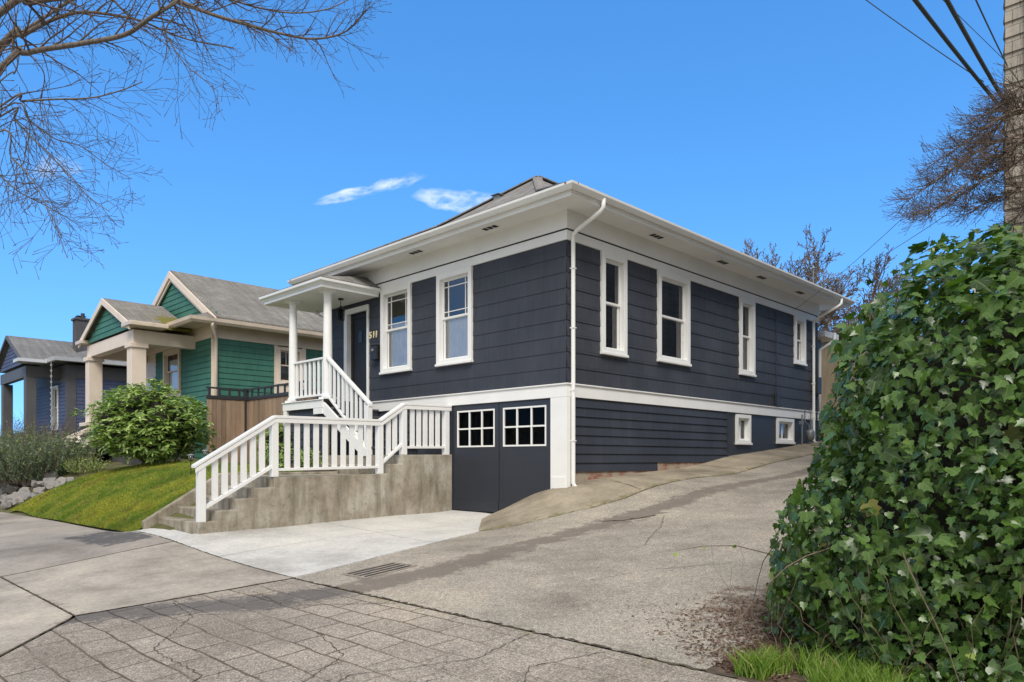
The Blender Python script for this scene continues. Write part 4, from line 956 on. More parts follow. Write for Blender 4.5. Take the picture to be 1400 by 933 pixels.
# porch
pcx,phw,pyf=-25.6,2.3,7.3
m=MB();gable_roof(m,pcx-phw-.3,pcx+phw+.3,pyf-.1,9.0,4.05,5.18,.09);m=subdiv(m,5);pf=m.build('porch_roof',M['roof_green'],gh);attr_moss(pf,lambda x,y,z:max(0,min(1,(y-7.9)/.6))*max(0,min(1,(x+24.6)/.8)))
m=MB();tri_lap(m,pcx,2.2,pyf+.02,3.95,4.98,.175,.02);m.build('porch_gable_siding',M['green_lap'],gh)
m=MB();rake(m,pcx,phw+.32,pyf-.13,4.03,5.16,.2);m.build('porch_rake_boards',M['cream'],gh,.004)
m=MB();m.box(pcx-phw-.05,pcx+phw+.05,pyf+.05,pyf+.35,3.5,3.9);m.box(pcx+phw-.25,pcx+phw+.04,pyf+.351,GYf,3.5,3.9);m.box(pcx-phw-.04,pcx-phw+.25,pyf+.351,GYf,3.5,3.9);m.build('porch_beam',M['cream'],gh,.006)
m=MB();m.box(pcx-phw-.5,pcx-phw+.25,pyf-.2,pyf+.5,3.95,4.08);m.box(pcx+phw-.25,pcx+phw+.55,pyf-.2,pyf+.9,3.95,4.08);m.box(pcx-phw+.26,pcx+phw-.26,pyf+.36,GYf-.04,3.88,3.92);m.build('porch_returns',M['beigegut'],gh,.02)
for sx_ in (-1,1):
    xx_=pcx+sx_*(phw-.16);m=MB();m.box(xx_-.21,xx_+.21,pyf+.0,pyf+.42,1.25,3.42);m.box(xx_-.26,xx_+.26,pyf-.05,pyf+.47,3.36,3.498);m.build('porch_column',M['cream'],gh,.01)
    m=MB();m.box(xx_-.3,xx_+.3,pyf-.09,pyf+.51,-.4,1.12);m.build('column_pier',M['greybrick'],gh);m=MB();m.box(xx_-.36,xx_+.36,pyf-.15,pyf+.57,1.122,1.248);m.build('pier_cap',M['cream'],gh,.01)
m=MB();m.box(pcx-phw,pcx+phw,pyf+.1,GYf,-.4,.55);m.build('porch_floor',M['greytrim'],gh)
for q_ in (((-26.6,7.1,1.0),(-26.6,5.6,.25)),((-25.2,7.1,.8),(-25.2,5.6,.1))):
    m=MB();m.vbeam(*q_,.18,.14);m.build('stair_cheek',M['cream'],gh,.01)
m=MB()
for i in range(5): m.box(-26.5,-25.3,5.7+i*.3,7.3,-.5,-.15+i*.16)
m.build('porch_steps',M['greytrim'],gh,.008)

# blue house
bh=thing('blue_house',(-37.2,9,0),'dark blue clapboard house with grey columned porch at the far left','house')
BXr,BYf,BXl,BYb=-37.2,9.0,-44.2,20
Bf=Face(BXr,BYf,'front');Bs=Face(BXr,BYf,'side')
bwn=[(1.5,2.5,1.35,3.45)]
m=MB();lap(m,Bf,.3,7,-.3,3.55,.165,.02,[shr(bwn[0])]);m.build('front_siding',M['blue_lap'],bh)
m=MB();lap(m,Bs,.35,11,-.3,3.7,.165,.02);m.build('side_siding',M['blue_lap'],bh)
m=MB();Bf.box(m,0,.3,-.02,.03,-.3,4.3);Bs.box(m,-.03,.34,-.02,.031,-.3,4.3);Bs.box(m,.345,11,-.02,.03,3.7,4.3);Bf.box(m,.305,7,-.02,.03,3.55,4.3);m.build('trim_boards',M['greytrim'],bh,.004)
window(bh,Bf,*bwn[0],curt=(('curtain',.0,.2,.0,1),),cw=.1)
m=MB();m.box(BXl,BXr-.6,BYf+.7,BYb,-.3,4.2);m.build('wall',M['greytrim'],bh)
# hip-ish roof with forward gable
m=MB();x0,x1,y0,y1=BXl-.6,BXr+.7,8.4,BYb;zc=6.1;xc=(x0+x1)/2
m.quad((x0,y0,4.5),(x1,y0,4.5),(xc,y0+4.2,zc));m.quad((x1,y0,4.5),(x1,y1,4.5),(xc,y1,zc),(xc,y0+4.2,zc));m.quad((x0,y1,4.5),(x0,y0,4.5),(xc,y0+4.2,zc),(xc,y1,zc));m.quad((x0,y0,4.4),(x0,y1,4.4),(x1,y1,4.4),(x1,y0,4.4));m.build('roof',M['roof_blue'],bh)
m=MB();gable_roof(m,-43.9,-37.9,7.4,12.6,4.45,5.85,.1);m.build('porch_roof',M['roof_blue'],bh)
m=MB();tri_lap(m,-40.9,2.5,7.55,4.3,5.55,.165,.02);m.build('porch_gable_siding',M['blue_lap'],bh)
m=MB();rake(m,-40.9,3.0,7.36,4.45,5.84,.16);m.box(-43.6,-38.2,7.6,7.85,3.7,4.2);m.box(-38.45,-38.2,7.851,9,3.7,4.2);m.build('porch_beam',M['greytrim'],bh,.01)
m=MB();n0=0;prof=[(0,4.34),(.08,4.36),(.12,4.52),(0,4.52)]
for d,z in prof: m.v+=[(-38.4,8.4-d,z),(BXr+.7+d,8.4-d,z),(BXr+.7+d,BYb,z)]
for i in range(4):
    for j in range(2):
        i2=(i+1)%4;m.f.append((i*3+j,i*3+j+1,i2*3+j+1,i2*3+j))
m.box(-38.6,-37.6,7.2,8.3,4.32,4.46);m.build('gutter',M['paleblue'],bh)
for xx_ in (-38.4,-43.2):
    m=MB();m.box(xx_-.22,xx_+.22,7.6,8.02,-.3,3.698);m.build('porch_column',M['greytrim'],bh,.02)
m=MB();m.box(-43.6,-38.1,7.5,9,-.4,.5);m.box(-43.0,-38.6,7.6,7.7,1.1,1.2)
for k in range(14): m.box(-42.8+k*.31,-42.74+k*.31,7.62,7.68,.5,1.1)
m.build('porch_floor',M['greytrim'],bh)
m=MB();p=at(112,470,35.2);m.box(p[0]-.32,p[0]+.32,p[1]-.32,p[1]+.32,4.5,6.75);m.box(p[0]-.38,p[0]+.38,p[1]-.38,p[1]+.38,6.752,6.85);ch=m.build('chimney',M['greybrick'],bh)
m=MB();m.tube([(p[0]+.15,p[1],6.85),(p[0]+.15,p[1],7.1)],.09,10);m.box(p[0]-.35,p[0]+.0,p[1]-.2,p[1]+.2,6.98,7.01);m.tube([(p[0]-.18,p[1],6.85),(p[0]-.18,p[1],6.98)],.05,8);m.build('chimney_cap',M['darkmetal'],ch)
# rain chain
rc=thing('rain_chain',(BXr+.55,8.45,0),'pale cup rain chain hanging from the blue house gutter','rain chain')
m=MB();p=(BXr+.3,8.3)
for k in range(16): m.lathe((p[0],p[1],4.2-.25*k),[(.02,-.09),(.035,-.05),(.06,.0)],8)
m.tube([(p[0],p[1],4.3),(p[0],p[1],.3)],.008,4);m.build('chain_cups',M['paleblue'],rc)

# fence between the houses
fc=thing('cedar_fence',(-18,9.8,0),'brown cedar board fence with black railing between the green and navy houses','fence')
m=MB();rng=random.Random(8)
x=-20.95
while x<-15.4:
    m.box(x,x+.135,9.8+rng.uniform(-.004,.004),9.82,-.25,1.76);x+=.142
y=8.62
while y<9.78:
    m.box(-21.0,-20.98+rng.uniform(-.004,.004),y,y+.135,-.25,1.76);y+=.142
m.build('boards',M['cedar'],fc,.002)
m=MB();m.box(-20.97,-15.35,9.77,9.84,1.762,1.86);m.box(-21.03,-20.96,8.6,9.77,1.762,1.86);m.box(-20.97,-15.35,9.775,9.825,2.06,2.11);m.box(-21.02,-20.971,8.6,9.77,2.06,2.11);m.build('black_rails',M['darkmetal'],fc,.004)
for k in range(14):
    x=-20.6+k*.4;m=MB();m.box(x-.025,x+.025,9.78,9.82,1.86,2.06);m.build('picket',M['darkmetal'],fc)
for k in range(4):
    y=8.66+k*.3;m=MB();m.box(-21.02,-20.975,y,y+.06,1.86,2.06);m.build('picket',M['darkmetal'],fc)
m=MB();m.box(-21.06,-20.94,9.74,9.86,-.25,2.13);m.build('post',M['darkmetal'],fc,.004)

# far buildings behind the alley and the shingled house on the right
bb=thing('beige_building',(-9.5,25,.9),'beige board building standing uphill behind the navy house','building')
m=MB();m.box(-15,-8.6,24,31,.4,3.95);m.build('wall',M['beige_bld'],bb)
m=MB();m.box(-15.2,-8.4,23.8,31.2,3.952,4.05);m.build('roof',M['darkmetal'],bb,.01)
m=MB();m.box(-8.6,-8.56,25.4,26.6,2.2,3.4);wb=m.build('window',M['white'],bb);m=MB();m.box(-8.56,-8.55,25.5,26.5,2.3,3.3);m.build('pane',M['glassdark'],wb)
m=MB()
for k in range(5): m.box(-8.6,-8.575,24+k*1.4,24.08+k*1.4,.5,3.94)
m.build('battens',M['beige_bld'],bb)
sh=thing('shingled_house',(1.5,11,0),'tall beige shingled house wall rising behind the ivy at the right edge','house')
p=at(1374,100,9.25);sx_,sy_=p[0],p[1]
m=MB();lap(m,Face(sx_+9,sy_,'front'),0,9,-1.2,8.5,.2,.022);lap(m,Face(sx_,sy_,'left'),0,18,-1.2,8.5,.2,.022);m.build('shingle_wall',M['beigeshake'],sh)
m=MB();m.box(sx_-.4,sx_+9.5,sy_-.4,sy_+18.4,8.5,8.7);m.build('roof',M['darkmetal'],sh)
m=MB();m.box(sx_+.23,sx_+.34,sy_-.06,sy_-.02,-1,8.4);m.build('corner_trim',M['beige_bld'],sh)

# ------------------------------------------------------------------ leaves
def rnd_unit(n,rs):
    v=rs.normal(size=(n,3));return v/np.linalg.norm(v,axis=1)[:,None]
def leaf_cloud(name,P,Nn,size,shape,mat,parent,rs,spin=1.0,down=.5,fold=.12,twist=.6):
    """shape: outline (u,v) list fanned from (0,.0..); one mesh. P positions, Nn facing normals"""
    n=len(P);S=np.array(shape);m=len(S)
    Nn=Nn/np.linalg.norm(Nn,axis=1)[:,None]
    tip=np.stack([rs.normal(0,spin,n),rs.normal(0,spin,n),-np.abs(rs.normal(down,.35,n))],1)
    tip-=Nn*(tip*Nn).sum(1)[:,None];tip/=np.linalg.norm(tip,axis=1)[:,None]+1e-9
    side=np.cross(tip,Nn)
    V=P[:,None,:]+size[:,None,None]*(side[:,None,:]*S[None,:,0:1]+tip[:,None,:]*S[None,:,1:2]+Nn[:,None,:]*(fold*np.abs(S[None,:,0:1])*1.0-.12*S[None,:,1:2]**2))
    c=P[:,None,:]+size[:,None,None]*(tip[:,None,:]*.32)
    V=np.concatenate([V,c],1).reshape(-1,3)
    UV=np.concatenate([S,[[0,.32]]],0)
    tris=np.array([(i,(i+1)%m,m) for i in range(m)])
    F=(np.arange(n)[:,None,None]*(m+1)+tris[None]).reshape(-1,3)
    uvl=UV[tris.ravel()];uvs=np.tile(uvl,(n,1))
    return link_mesh(name,V,F.tolist(),mat,parent,0,True,uvs)
IVY=[(0,0),(.16,-.10),(.36,-.05),(.50,.18),(.33,.30),(.42,.52),(.20,.58),(0,1.0),(-.20,.58),(-.42,.52),(-.33,.30),(-.50,.18),(-.36,-.05),(-.16,-.10)]
OVAL=[(0,0),(.14,.25),(.17,.5),(.11,.8),(0,1),(-.11,.8),(-.17,.5),(-.14,.25)]
NEED=[(0,0),(.05,.5),(0,1),(-.05,.5)]

def hedge_pts(n,rs,c,a,b,h,ex,lump,front=None):
    D=rnd_unit(n*3,rs);D[:,2]=np.abs(D[:,2])
    # denser towards what can be seen: street end and alley side
    w=np.where((D[:,1]<.35)|(D[:,0]<.2),1,.18);D=D[rs.random(len(D))<w][:n]
    e=ex;q=(np.abs(D[:,0]/a)**e+np.abs(D[:,1]/b)**e+np.abs(D[:,2]/h)**e)**(-1/e)
    P=D*q[:,None];
    G=np.stack([np.sign(P[:,0])*np.abs(P[:,0]/a)**(e-1)/a,np.sign(P[:,1])*np.abs(P[:,1]/b)**(e-1)/b,np.sign(P[:,2])*np.abs(P[:,2]/h)**(e-1)/h],1)
    G/=np.linalg.norm(G,axis=1)[:,None]
    l=np.array([noise.noise(Vector(p)*1.3)*.6+noise.noise(Vector(p)*3.4+Vector((7,0,0)))*.35+noise.noise(Vector(p)*8)*.12 for p in P])
    return P*1.0+G*(l*lump)[:,None]+np.array(c),G,l
rs=np.random.RandomState(4)
HC=(.12,7.55,-1.3);HA,HB,HH=2.46,3.34,2.80
hd=thing('ivy_hedge',(HC[0],HC[1],-1.1),'huge dark green ivy covered mound filling the right side beside the alley','hedge')
# direction sampling is biased; sample the faces more evenly by warping directions with the half sizes
def shear(P):
    t=np.clip(P[:,2]/HH,0,1.1);P[:,2]-=.30*t*np.clip(P[:,0]+2.0,0,1.3);P[:,0]+=(.08*t+.19*t*t)*(1-P[:,0]/HA)+.11*t**4*(1-P[:,0]/HA);P[:,1]+=.10*t*(1-P[:,1]/HB);return P
def hr(x,y,z): return (abs(x/HA)**6+abs(y/HB)**6+abs(z/HH)**6)**(-1/6)
def hlump(p): return noise.noise(p*1.1)*.8+noise.noise(p*2.6+Vector((7,0,0)))*.5+noise.noise(p*6)*.18
def even_pts(n,rs,lump):
    D=rnd_unit(n*4,rs)*np.array([HA,HB,HH]);D/=np.linalg.norm(D,axis=1)[:,None];D[:,2]=np.abs(D[:,2])
    w=np.where(D[:,1]<-.2,1,.6);w=np.where((D[:,0]>.45)&(D[:,1]>-.6),.12,w);w=np.where(D[:,1]>.75,.15,w)
    D=D[rs.random(len(D))<w][:n];P=[];G=[];l=[]
    for d in D:
        def f(v): return abs(v[0]/HA)**6+abs(v[1]/HB)**6+abs(v[2]/HH)**6
        p=Vector(d)*hr(*d);e=.01;g=Vector(((f((p.x+e,p.y,p.z))-f((p.x-e,p.y,p.z))),(f((p.x,p.y+e,p.z))-f((p.x,p.y-e,p.z))),(f((p.x,p.y,p.z+e))-f((p.x,p.y,p.z-e))))).normalized()
        q=hlump(p);P.append(p+g*q*lump);G.append(g);l.append(q)
    return shear(np.array(P))+np.array(HC),np.array(G),np.array(l)
nI=52000
P,G,l=even_pts(nI,rs,.24)
P+=G*(.08-.32*rs.random(nI)**1.2)[:,None]
dup_=G*.8+rs.normal(0,.58,(nI,3))+np.array([0,-.12,.50])
size=np.clip(rs.lognormal(math.log(.050),.40,nI),.022,.12)*np.where(P[:,2]>.7,1.15,1.0)
leaf_cloud('ivy_leaves',P,dup_,size,IVY,M['ivy'],hd,rs,.75,.75,.16)
sel=rs.choice(nI,420);Pn=P[sel]+G[sel]*.06;cl=np.array([noise.noise(Vector(p)*1.5+Vector((3,3,3))) for p in Pn]);Pn=Pn[cl>.12];Gn=G[sel][cl>.12]
leaf_cloud('young_leaves',Pn,Gn+rs.normal(0,.4,Gn.shape)+np.array([0,0,.5]),rs.uniform(.03,.075,len(Pn)),IVY,M['ivynew'],hd,rs)
# dark woody heart
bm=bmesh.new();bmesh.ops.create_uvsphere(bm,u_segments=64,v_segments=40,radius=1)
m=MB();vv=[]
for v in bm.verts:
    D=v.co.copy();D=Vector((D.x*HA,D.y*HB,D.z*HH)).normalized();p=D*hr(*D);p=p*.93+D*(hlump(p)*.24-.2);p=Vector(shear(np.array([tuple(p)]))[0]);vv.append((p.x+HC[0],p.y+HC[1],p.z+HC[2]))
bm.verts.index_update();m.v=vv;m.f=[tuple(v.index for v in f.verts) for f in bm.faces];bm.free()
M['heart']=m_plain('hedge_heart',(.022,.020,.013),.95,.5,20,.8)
m.build('woody_heart',M['heart'],hd,smooth=True)
# runners that stand up off the top and the shoulder
m=MB();rn=random.Random(31);LP=[];LN=[]
cand=np.where((P[:,2]>.9))[0]
for i in range(170):
    p=Vector(P[cand[rn.randrange(len(cand))]]);d=Vector((rn.gauss(-.15,.5),rn.gauss(-.15,.5),rn.uniform(.5,1.2))).normalized();h=rn.uniform(.08,.30);pts=[p+d*h*q/4+Vector((0,0,-.25*h*(q/4)**2)) for q in range(5)]
    m.tube(pts,[.004,.0035,.003,.0025,.002],4,False)
    for q in range(rn.randint(3,7)): LP.append(tuple(pts[0].lerp(pts[-1],rn.uniform(.3,1.05))+Vector((rn.gauss(0,.025),rn.gauss(0,.025),rn.gauss(0,.02)))));LN.append((rn.gauss(-.2,.7),rn.gauss(-.5,.7),rn.uniform(.1,1)))
tag(m.build('runners',M['vine'],hd),kind='stuff');leaf_cloud('runner_leaves',np.array(LP),np.array(LN),rs.uniform(.045,.10,len(LP)),IVY,M['ivy'],hd,rs,.75,.6,.16)
# vines and dead stems showing low on the street end
m=MB();rng=random.Random(9)
for i in range(130):
    x=rng.uniform(-2.1,1.6);y=4.15+rng.uniform(0,.3)
    z0=gz(min(x,-.1),y)-.02;h=rng.uniform(.2,.8);pts=[];dx=rng.uniform(-.35,.35);dy=rng.uniform(-.3,.25)
    for k in range(7):
        t_=k/6;pts.append((x+dx*t_+rng.uniform(-.03,.03),y+dy*t_+.1+rng.uniform(-.02,.02)-.2*t_*(1-t_),z0+h*t_))
    r_=rng.uniform(.0018,.004);m.tube(pts,[r_*(1-.6*k/6) for k in range(7)],4,False)
for i in range(60):
    j=rng.randrange(nI);p=Vector(P[j]);g=Vector(G[j]);pts=[]
    d=Vector((rng.uniform(-1,1),rng.uniform(-1,1),rng.uniform(-1,.3))).normalized()
    for k in range(6): pts.append(p+g*(.05+.04*math.sin(k))+d*.12*k+Vector((0,0,-.01*k*k)))
    m.tube(pts,[.0045,.004,.0035,.003,.0025,.002],4,False)
m.build('bare_vines',M['vine'],hd)
# trailing shoot over the pavement
m=MB();z_=gz(-2.6,5.2)
pts=[(-2.2,5.25,z_+.30),(-2.5,5.35,z_+.42),(-2.85,5.5,z_+.44),(-3.2,5.6,z_+.40),(-3.5,5.65,z_+.33)];m.tube(pts,[.006,.005,.004,.003,.002],5,False);m.build('trailing_shoot',M['vine'],hd)
Pt=np.array([pts[1],pts[2],pts[4],pts[3],pts[0],pts[1]])+rs.normal(0,.02,(6,3));leaf_cloud('shoot_leaves',Pt,rs.normal(0,1,(6,3))+np.array([0,-.6,.6]),np.array([.05,.04,.05,.04,.07,.06]),IVY,M['ivynew'],hd,rs)
# berry heads poking above the top
for i in range(26):
    m=MB();j=rs.choice(np.where(P[:,2]>1.0)[0]);p=Vector(P[j])+Vector((0,0,.02));h=rng.uniform(.08,.2);q=p+Vector((rng.uniform(-.06,.06),rng.uniform(-.06,.06),h));m.tube([p,q],[.003,.002],4,False)
    for k in range(14):
        d=Vector((rng.gauss(0,1),rng.gauss(0,1),rng.gauss(0,1))).normalized()*.035;c=q+d;m.tube([q,c],[.0012,.0012],3,False);m.lathe(c,[(.001,-.007),(.007,0),(.001,.007)],5)
    m.build('berry_head',M['vine'],hd)

def surf_leaf_bush(name,base,rad,label,cat,n,shape,size,mat,seed,par=None,up=.5,stem=True,depth=.35,down=.3,spin=1.0,group=None,zc=.5,whorl=1,heart=.72):
    rs=np.random.RandomState(seed);t=thing(name,base,label,cat,group)
    c=np.array(base)+np.array([0,0,rad[2]*zc*2*.5]);D=rnd_unit(n//whorl,rs)
    l=np.array([noise.noise(Vector(d)*1.8+Vector((seed,0,0)))*.30+noise.noise(Vector(d)*4.5+Vector((0,seed,0)))*.18 for d in D])
    r=(1+l)*(1-depth*rs.random(len(D))**1.6);P=c+D*np.array(rad)*np.array([1,1,.5])*r[:,None]*1.0
    P[:,2]=np.maximum(P[:,2],base[2]+.03)
    if whorl>1:
        Dw=np.repeat(D,whorl,axis=0);P=np.repeat(P,whorl,axis=0)
        R=rs.normal(0,1,P.shape);tipd=Dw*.6+R*.8+np.array([0,0,.1]);nn=np.cross(tipd,np.cross(np.array([0,0,1.]),tipd))
        nn+= Dw*.5+np.array([0,0,up]);
    else: nn=D+rs.normal(0,.5,D.shape)+np.array([0,0,up])
    o=leaf_cloud('leaves',P,nn,rs.uniform(size[0],size[1],len(P)),shape,mat,t,rs,spin,down,.1)
    if heart:
        m=MB();k=20
        for i in range(12):
            a=math.pi*i/11
            for j in range(k):
                b=2*math.pi*j/k;d=Vector((math.sin(a)*math.cos(b),math.sin(a)*math.sin(b),math.cos(a)));q=(1+noise.noise(d*1.8+Vector((seed,0,0)))*.3)*heart
                m.v.append((c[0]+d.x*rad[0]*q,c[1]+d.y*rad[1]*q,max(base[2]-.05,c[2]+d.z*rad[2]*.5*q)))
        for i in range(11):
            for j in range(k): m.f.append((i*k+j,(i+1)*k+j,(i+1)*k+(j+1)%k,i*k+(j+1)%k))
        m.build('inner_twigs',M['heart'],t,smooth=True)
    if stem:
        m=MB();rg=random.Random(seed)
        for i in range(9):
            a=rg.uniform(0,6.28);e=Vector(base)+Vector((math.cos(a)*rad[0]*.6,math.sin(a)*rad[1]*.6,rad[2]*.6));b0=Vector(base)+Vector((math.cos(a)*.12,math.sin(a)*.12,-.05));m.tube([b0,(b0+e)/2+Vector((0,0,-.1)),e],[.02,.014,.006],5,False)
        m.build('stems',M['bark2'],t)
    return t
b=at(206,636,18.0);zz=yz(b[0],b[1])
surf_leaf_bush('rhododendron_bush',(b[0],b[1],zz),(1.6,1.35,1.98),'big rounded glossy green rhododendron bush at the top of the lawn','bush',13000,OVAL,(.10,.17),M['rhodo'],11,whorl=6,heart=.74)
b=at(48,650,20.3);zz=yz(b[0],b[1])
# rosemary: upright needle sprays
def spray_bush(name,base,n,spread,height,label,cat,leafmat,stemmat,seed,lsize=(.03,.055),per=26,lean=.45,group=None):
    t=thing(name,base,label,cat,group);rg=random.Random(seed);rs=np.random.RandomState(seed);m=MB();P=[];Nn=[]
    for i in range(n):
        a=rg.uniform(0,6.28);r=spread*math.sqrt(rg.random())*.55;b0=Vector(base)+Vector((math.cos(a)*r,math.sin(a)*r,-.03));rr=r/spread
        h=height*rg.uniform(.55,1.05)*(1-.5*rr);d=Vector((math.cos(a)*(lean*rr*2+.1),math.sin(a)*(lean*rr*2+.1),1)).normalized()+Vector((rg.gauss(0,.18),rg.gauss(0,.18),0))
        pts=[b0+d*h*k/4+Vector((rg.gauss(0,.02),rg.gauss(0,.02),0)) for k in range(5)];m.tube(pts,[.006,.005,.004,.003,.002],3,False)
        for k in range(per):
            t_=.15+.85*k/per;q=pts[0].lerp(pts[-1],t_);P.append(q);Nn.append((rg.gauss(0,1),rg.gauss(0,1),rg.gauss(0,.6)))
    m.build('stems',stemmat,t)
    if per: leaf_cloud('leaves',np.array([tuple(p) for p in P]),np.array(Nn),rs.uniform(*lsize,len(P)),[(0,0),(.13,.4),(0,1),(-.13,.4)],leafmat,t,rs,1,-.9,.1)
    return t
spray_bush('rosemary_bush',(b[0],b[1],zz-.1),800,1.65,1.9,'grey green feathery rosemary bush above the rock bank','bush',M['rosemary'],M['bark2'],21,(.05,.12),34)
b=at(8,640,21.5);spray_bush('rosemary_bush',(b[0],b[1],yz(b[0],b[1])),240,1.3,1.6,'second feathery shrub cut by the left edge of the photo beyond the rosemary','bush',M['rosemary'],M['bark2'],22,(.05,.10),26)
for i,(px,py,v,h,lb) in enumerate(((20,620,26,1.5,'leafless reddish shrub in front of the blue house porch'),(60,620,25.5,1.6,'leafless purple brown shrub below the blue house window'),(92,622,24,1.15,'low leafless brown shrub beside the cream stair cheek'),(-10,622,27,1.4,'leafless reddish shrub cut by the left edge of the photo'))):
    b=at(px,py,v);spray_bush('bare_shrub',(b[0],b[1],yz(b[0],b[1])),420,1.5,h*1.45,lb,'shrub',M['twigred'],M['twigred'],30+i,(.04,.09),10,.4,'leafless shrubs by the blue house')
for i,(px,py,v,h,lb) in enumerate(((118,640,20,.7,'yellow green grassy clump between the rosemary and the big bush'),(100,610,21,.8,'light green leafy plant under the pot of pale flowers'))):
    b=at(px,py,v);spray_bush('leafy_clump',(b[0],b[1],yz(b[0],b[1])),110,.7,h,lb,'plant',M['rhodo'],M['bark2'],50+i,(.05,.1),10,.6)
b=at(103,594,21.0);surf_leaf_bush('flowering_shrub',(b[0],b[1],.05),(.42,.42,.55),'small shrub with pale cream flowers beside the cream stair cheek','shrub',700,OVAL,(.05,.1),M['rhodo'],61)
t=bpy.data.objects['flowering_shrub'];rs=np.random.RandomState(61);D=rnd_unit(26,rs);D[:,2]=np.abs(D[:,2]);Pf=np.array([b[0],b[1],.32])+D*np.array([.36,.36,.32])
m=MB()
for p in Pf: m.lathe(p,[(.01,-.03),(.05,-.01),(.06,.02),(.03,.045),(.005,.05)],8)
m.build('blossoms',M['petal'],t,smooth=True)
b=at(350,640,15.5);surf_leaf_bush('garden_shrub',(b[0]-.6,b[1]+.9,-.25),(.5,.45,1.25),'small glossy rhododendron shrub in front of the cedar fence','shrub',1500,OVAL,(.10,.17),M['rhodo'],62,whorl=6,heart=.4)
for i,(x,y,s_,lb) in enumerate(((-12.7,7.25,.5,'low green plant in the bed beside the walkway railing'),(-13.2,7.35,.42,'low leafy plant under the porch skirt'),(-12.9,6.7,.35,'yellow flowered plant in the bed behind the railing balusters'),(-13.9,7.2,.6,'taller plant beside the porch skirt corner'),(-14.6,7.3,.5,'leafy plant at the left of the porch skirt'))):
    surf_leaf_bush('bed_plant',(x,y,yz(x,y)),(s_*.5,s_*.45,s_*.9),lb,'plant',420,OVAL,(.04,.09),M['rhodo'],70+i,group='low plants in the porch bed',heart=.5)
tag(sheet('garden_bed',[(-14.9,6.65),(-12.44,6.65),(-12.44,7.7),(-14.9,7.95)],.2,g2,.012,M['soil']))
# solar path lights
for i,(px,py,v,lb) in enumerate(((261,650,14.6,'left glass solar path light at the lawn edge'),(281,646,14.9,'right glass solar path light by the railing'))):
    b=at(px,py,v);zg=yz(b[0],b[1]);t=thing('path_light',(b[0],b[1],zg),lb,'path light','solar path lights on the lawn')
    m=MB();m.tube([(b[0],b[1],zg-.05),(b[0],b[1],zg+.30)],.008,6);m.lathe((b[0],b[1],zg+.29),[(.012,0),(.04,.015),(.045,.02)],12);m.build('stake',M['black'],t)
    m=MB();m.lathe((b[0],b[1],zg+.312),[(.035,0),(.065,.10)],12);m.build('glass_shade',M['glass'],t,smooth=True)
    m=MB();m.lathe((b[0],b[1],zg+.413),[(.075,0),(.07,.015),(.02,.03)],12);m.build('cap',M['greymetal'],t)

# rocks of the bank, left of the lawn
protos=[]
rg=random.Random(12)
def rock_mesh(seed):
    bm=bmesh.new();bmesh.ops.create_icosphere(bm,subdivisions=3,radius=1)
    for v in bm.verts:
        d=v.co.normalized();q=1+noise.noise(d*1.1+Vector((seed*3.1,0,0)))*.7+noise.noise(d*3+Vector((0,seed,0)))*.14
        p=d*q;p=Vector([max(-.78,min(.78,c)) for c in p]);v.co=p
    me=bpy.data.meshes.new('rock');bm.to_mesh(me);bm.free();me.materials.append(M['rock']);return me
rmesh=[rock_mesh(i) for i in range(6)]
for i in range(120):
    u=rg.random();x=-20.9-u*8.5+rg.uniform(-.15,.15);y=4.0+rg.random()**.9*1.15+(.25 if u<.05 else 0)
    if x>-21.6 and y<4.25: continue
    s_=rg.uniform(.08,.22);o=bpy.data.objects.new('rock',rmesh[i%6]);COL.objects.link(o);o.location=(x,y,yz(x,y)+EYE+s_*.15);o.scale=(s_*rg.uniform(.9,1.5),s_*rg.uniform(.8,1.2),s_*rg.uniform(.5,.85));o.rotation_euler=(rg.uniform(-.5,.5),rg.uniform(-.5,.5),rg.uniform(0,6.3))
    tag(o,'grey angular rock piled on the bank at the left of the lawn','rock','rocks on the bank left of the lawn')

# grass blades
def blades(name,P,h,mat,rs,w=.006,lean=.5):
    n=len(P);a=rs.uniform(0,6.283,n);sd=np.stack([np.cos(a),np.sin(a),np.zeros(n)],1)*w*rs.uniform(.6,1.4,n)[:,None];ln=np.stack([rs.normal(0,lean,n),rs.normal(0,lean,n),np.ones(n)],1);hh=(h*rs.uniform(.5,1.3,n))[:,None]
    mid=P+ln*hh*.5*np.array([.6,.6,1]);tip=P+ln*hh
    V=np.stack([P-sd,P+sd,mid+sd*.7,tip,mid-sd*.7],1).reshape(-1,3);F=(np.arange(n)[:,None]*5+np.arange(5)[None]).tolist()
    o=link_mesh(name,V,F,mat,None,0,False,np.zeros((n*5,2)));tag(o,kind='stuff');return o
rs=np.random.RandomState(2);n=150000
X=rs.uniform(-21.4,-12.38,n);Y=3.9+rs.random(n)**1.25*3.0
edge=np.interp(Y,[3.9,4.2,4.9,5.9,7.0],[-21.4,-21.2,-20.4,-19.7,-18.6]);k=(X>edge);X,Y=X[k],Y[k];Z=g2(X,Y)
tag(blades('lawn_grass',np.stack([X,Y,Z],1),.042,M['grassblade'],rs,.005,.6),'mown bright green grass covering the sloping front lawn','grass')
n=9000;X=rs.uniform(-2.15,.3,n);Y=3.9+np.abs(rs.normal(0,.2,n));nz=np.array([noise.noise(Vector((x*2.6,y*2.6,5))) for x,y in zip(X,Y)]);k=(nz+np.where(X<-1.2,.38,-.40)>rs.random(n)*.25)&(X>-2.05+.5*np.abs(Y-3.95));X,Y=X[k],Y[k];Z=g1(X,Y)
tag(blades('verge_grass',np.stack([X,Y,Z],1),.13,M['grassbright'],rs,.0035,.45),'long bright green grass tuft at the foot of the ivy','grass')
tag(sheet('verge_soil',[(-2.22,3.862),(5,3.862),(5,11),(-2.22,11)],.25,g1,-.004,M['soil']))
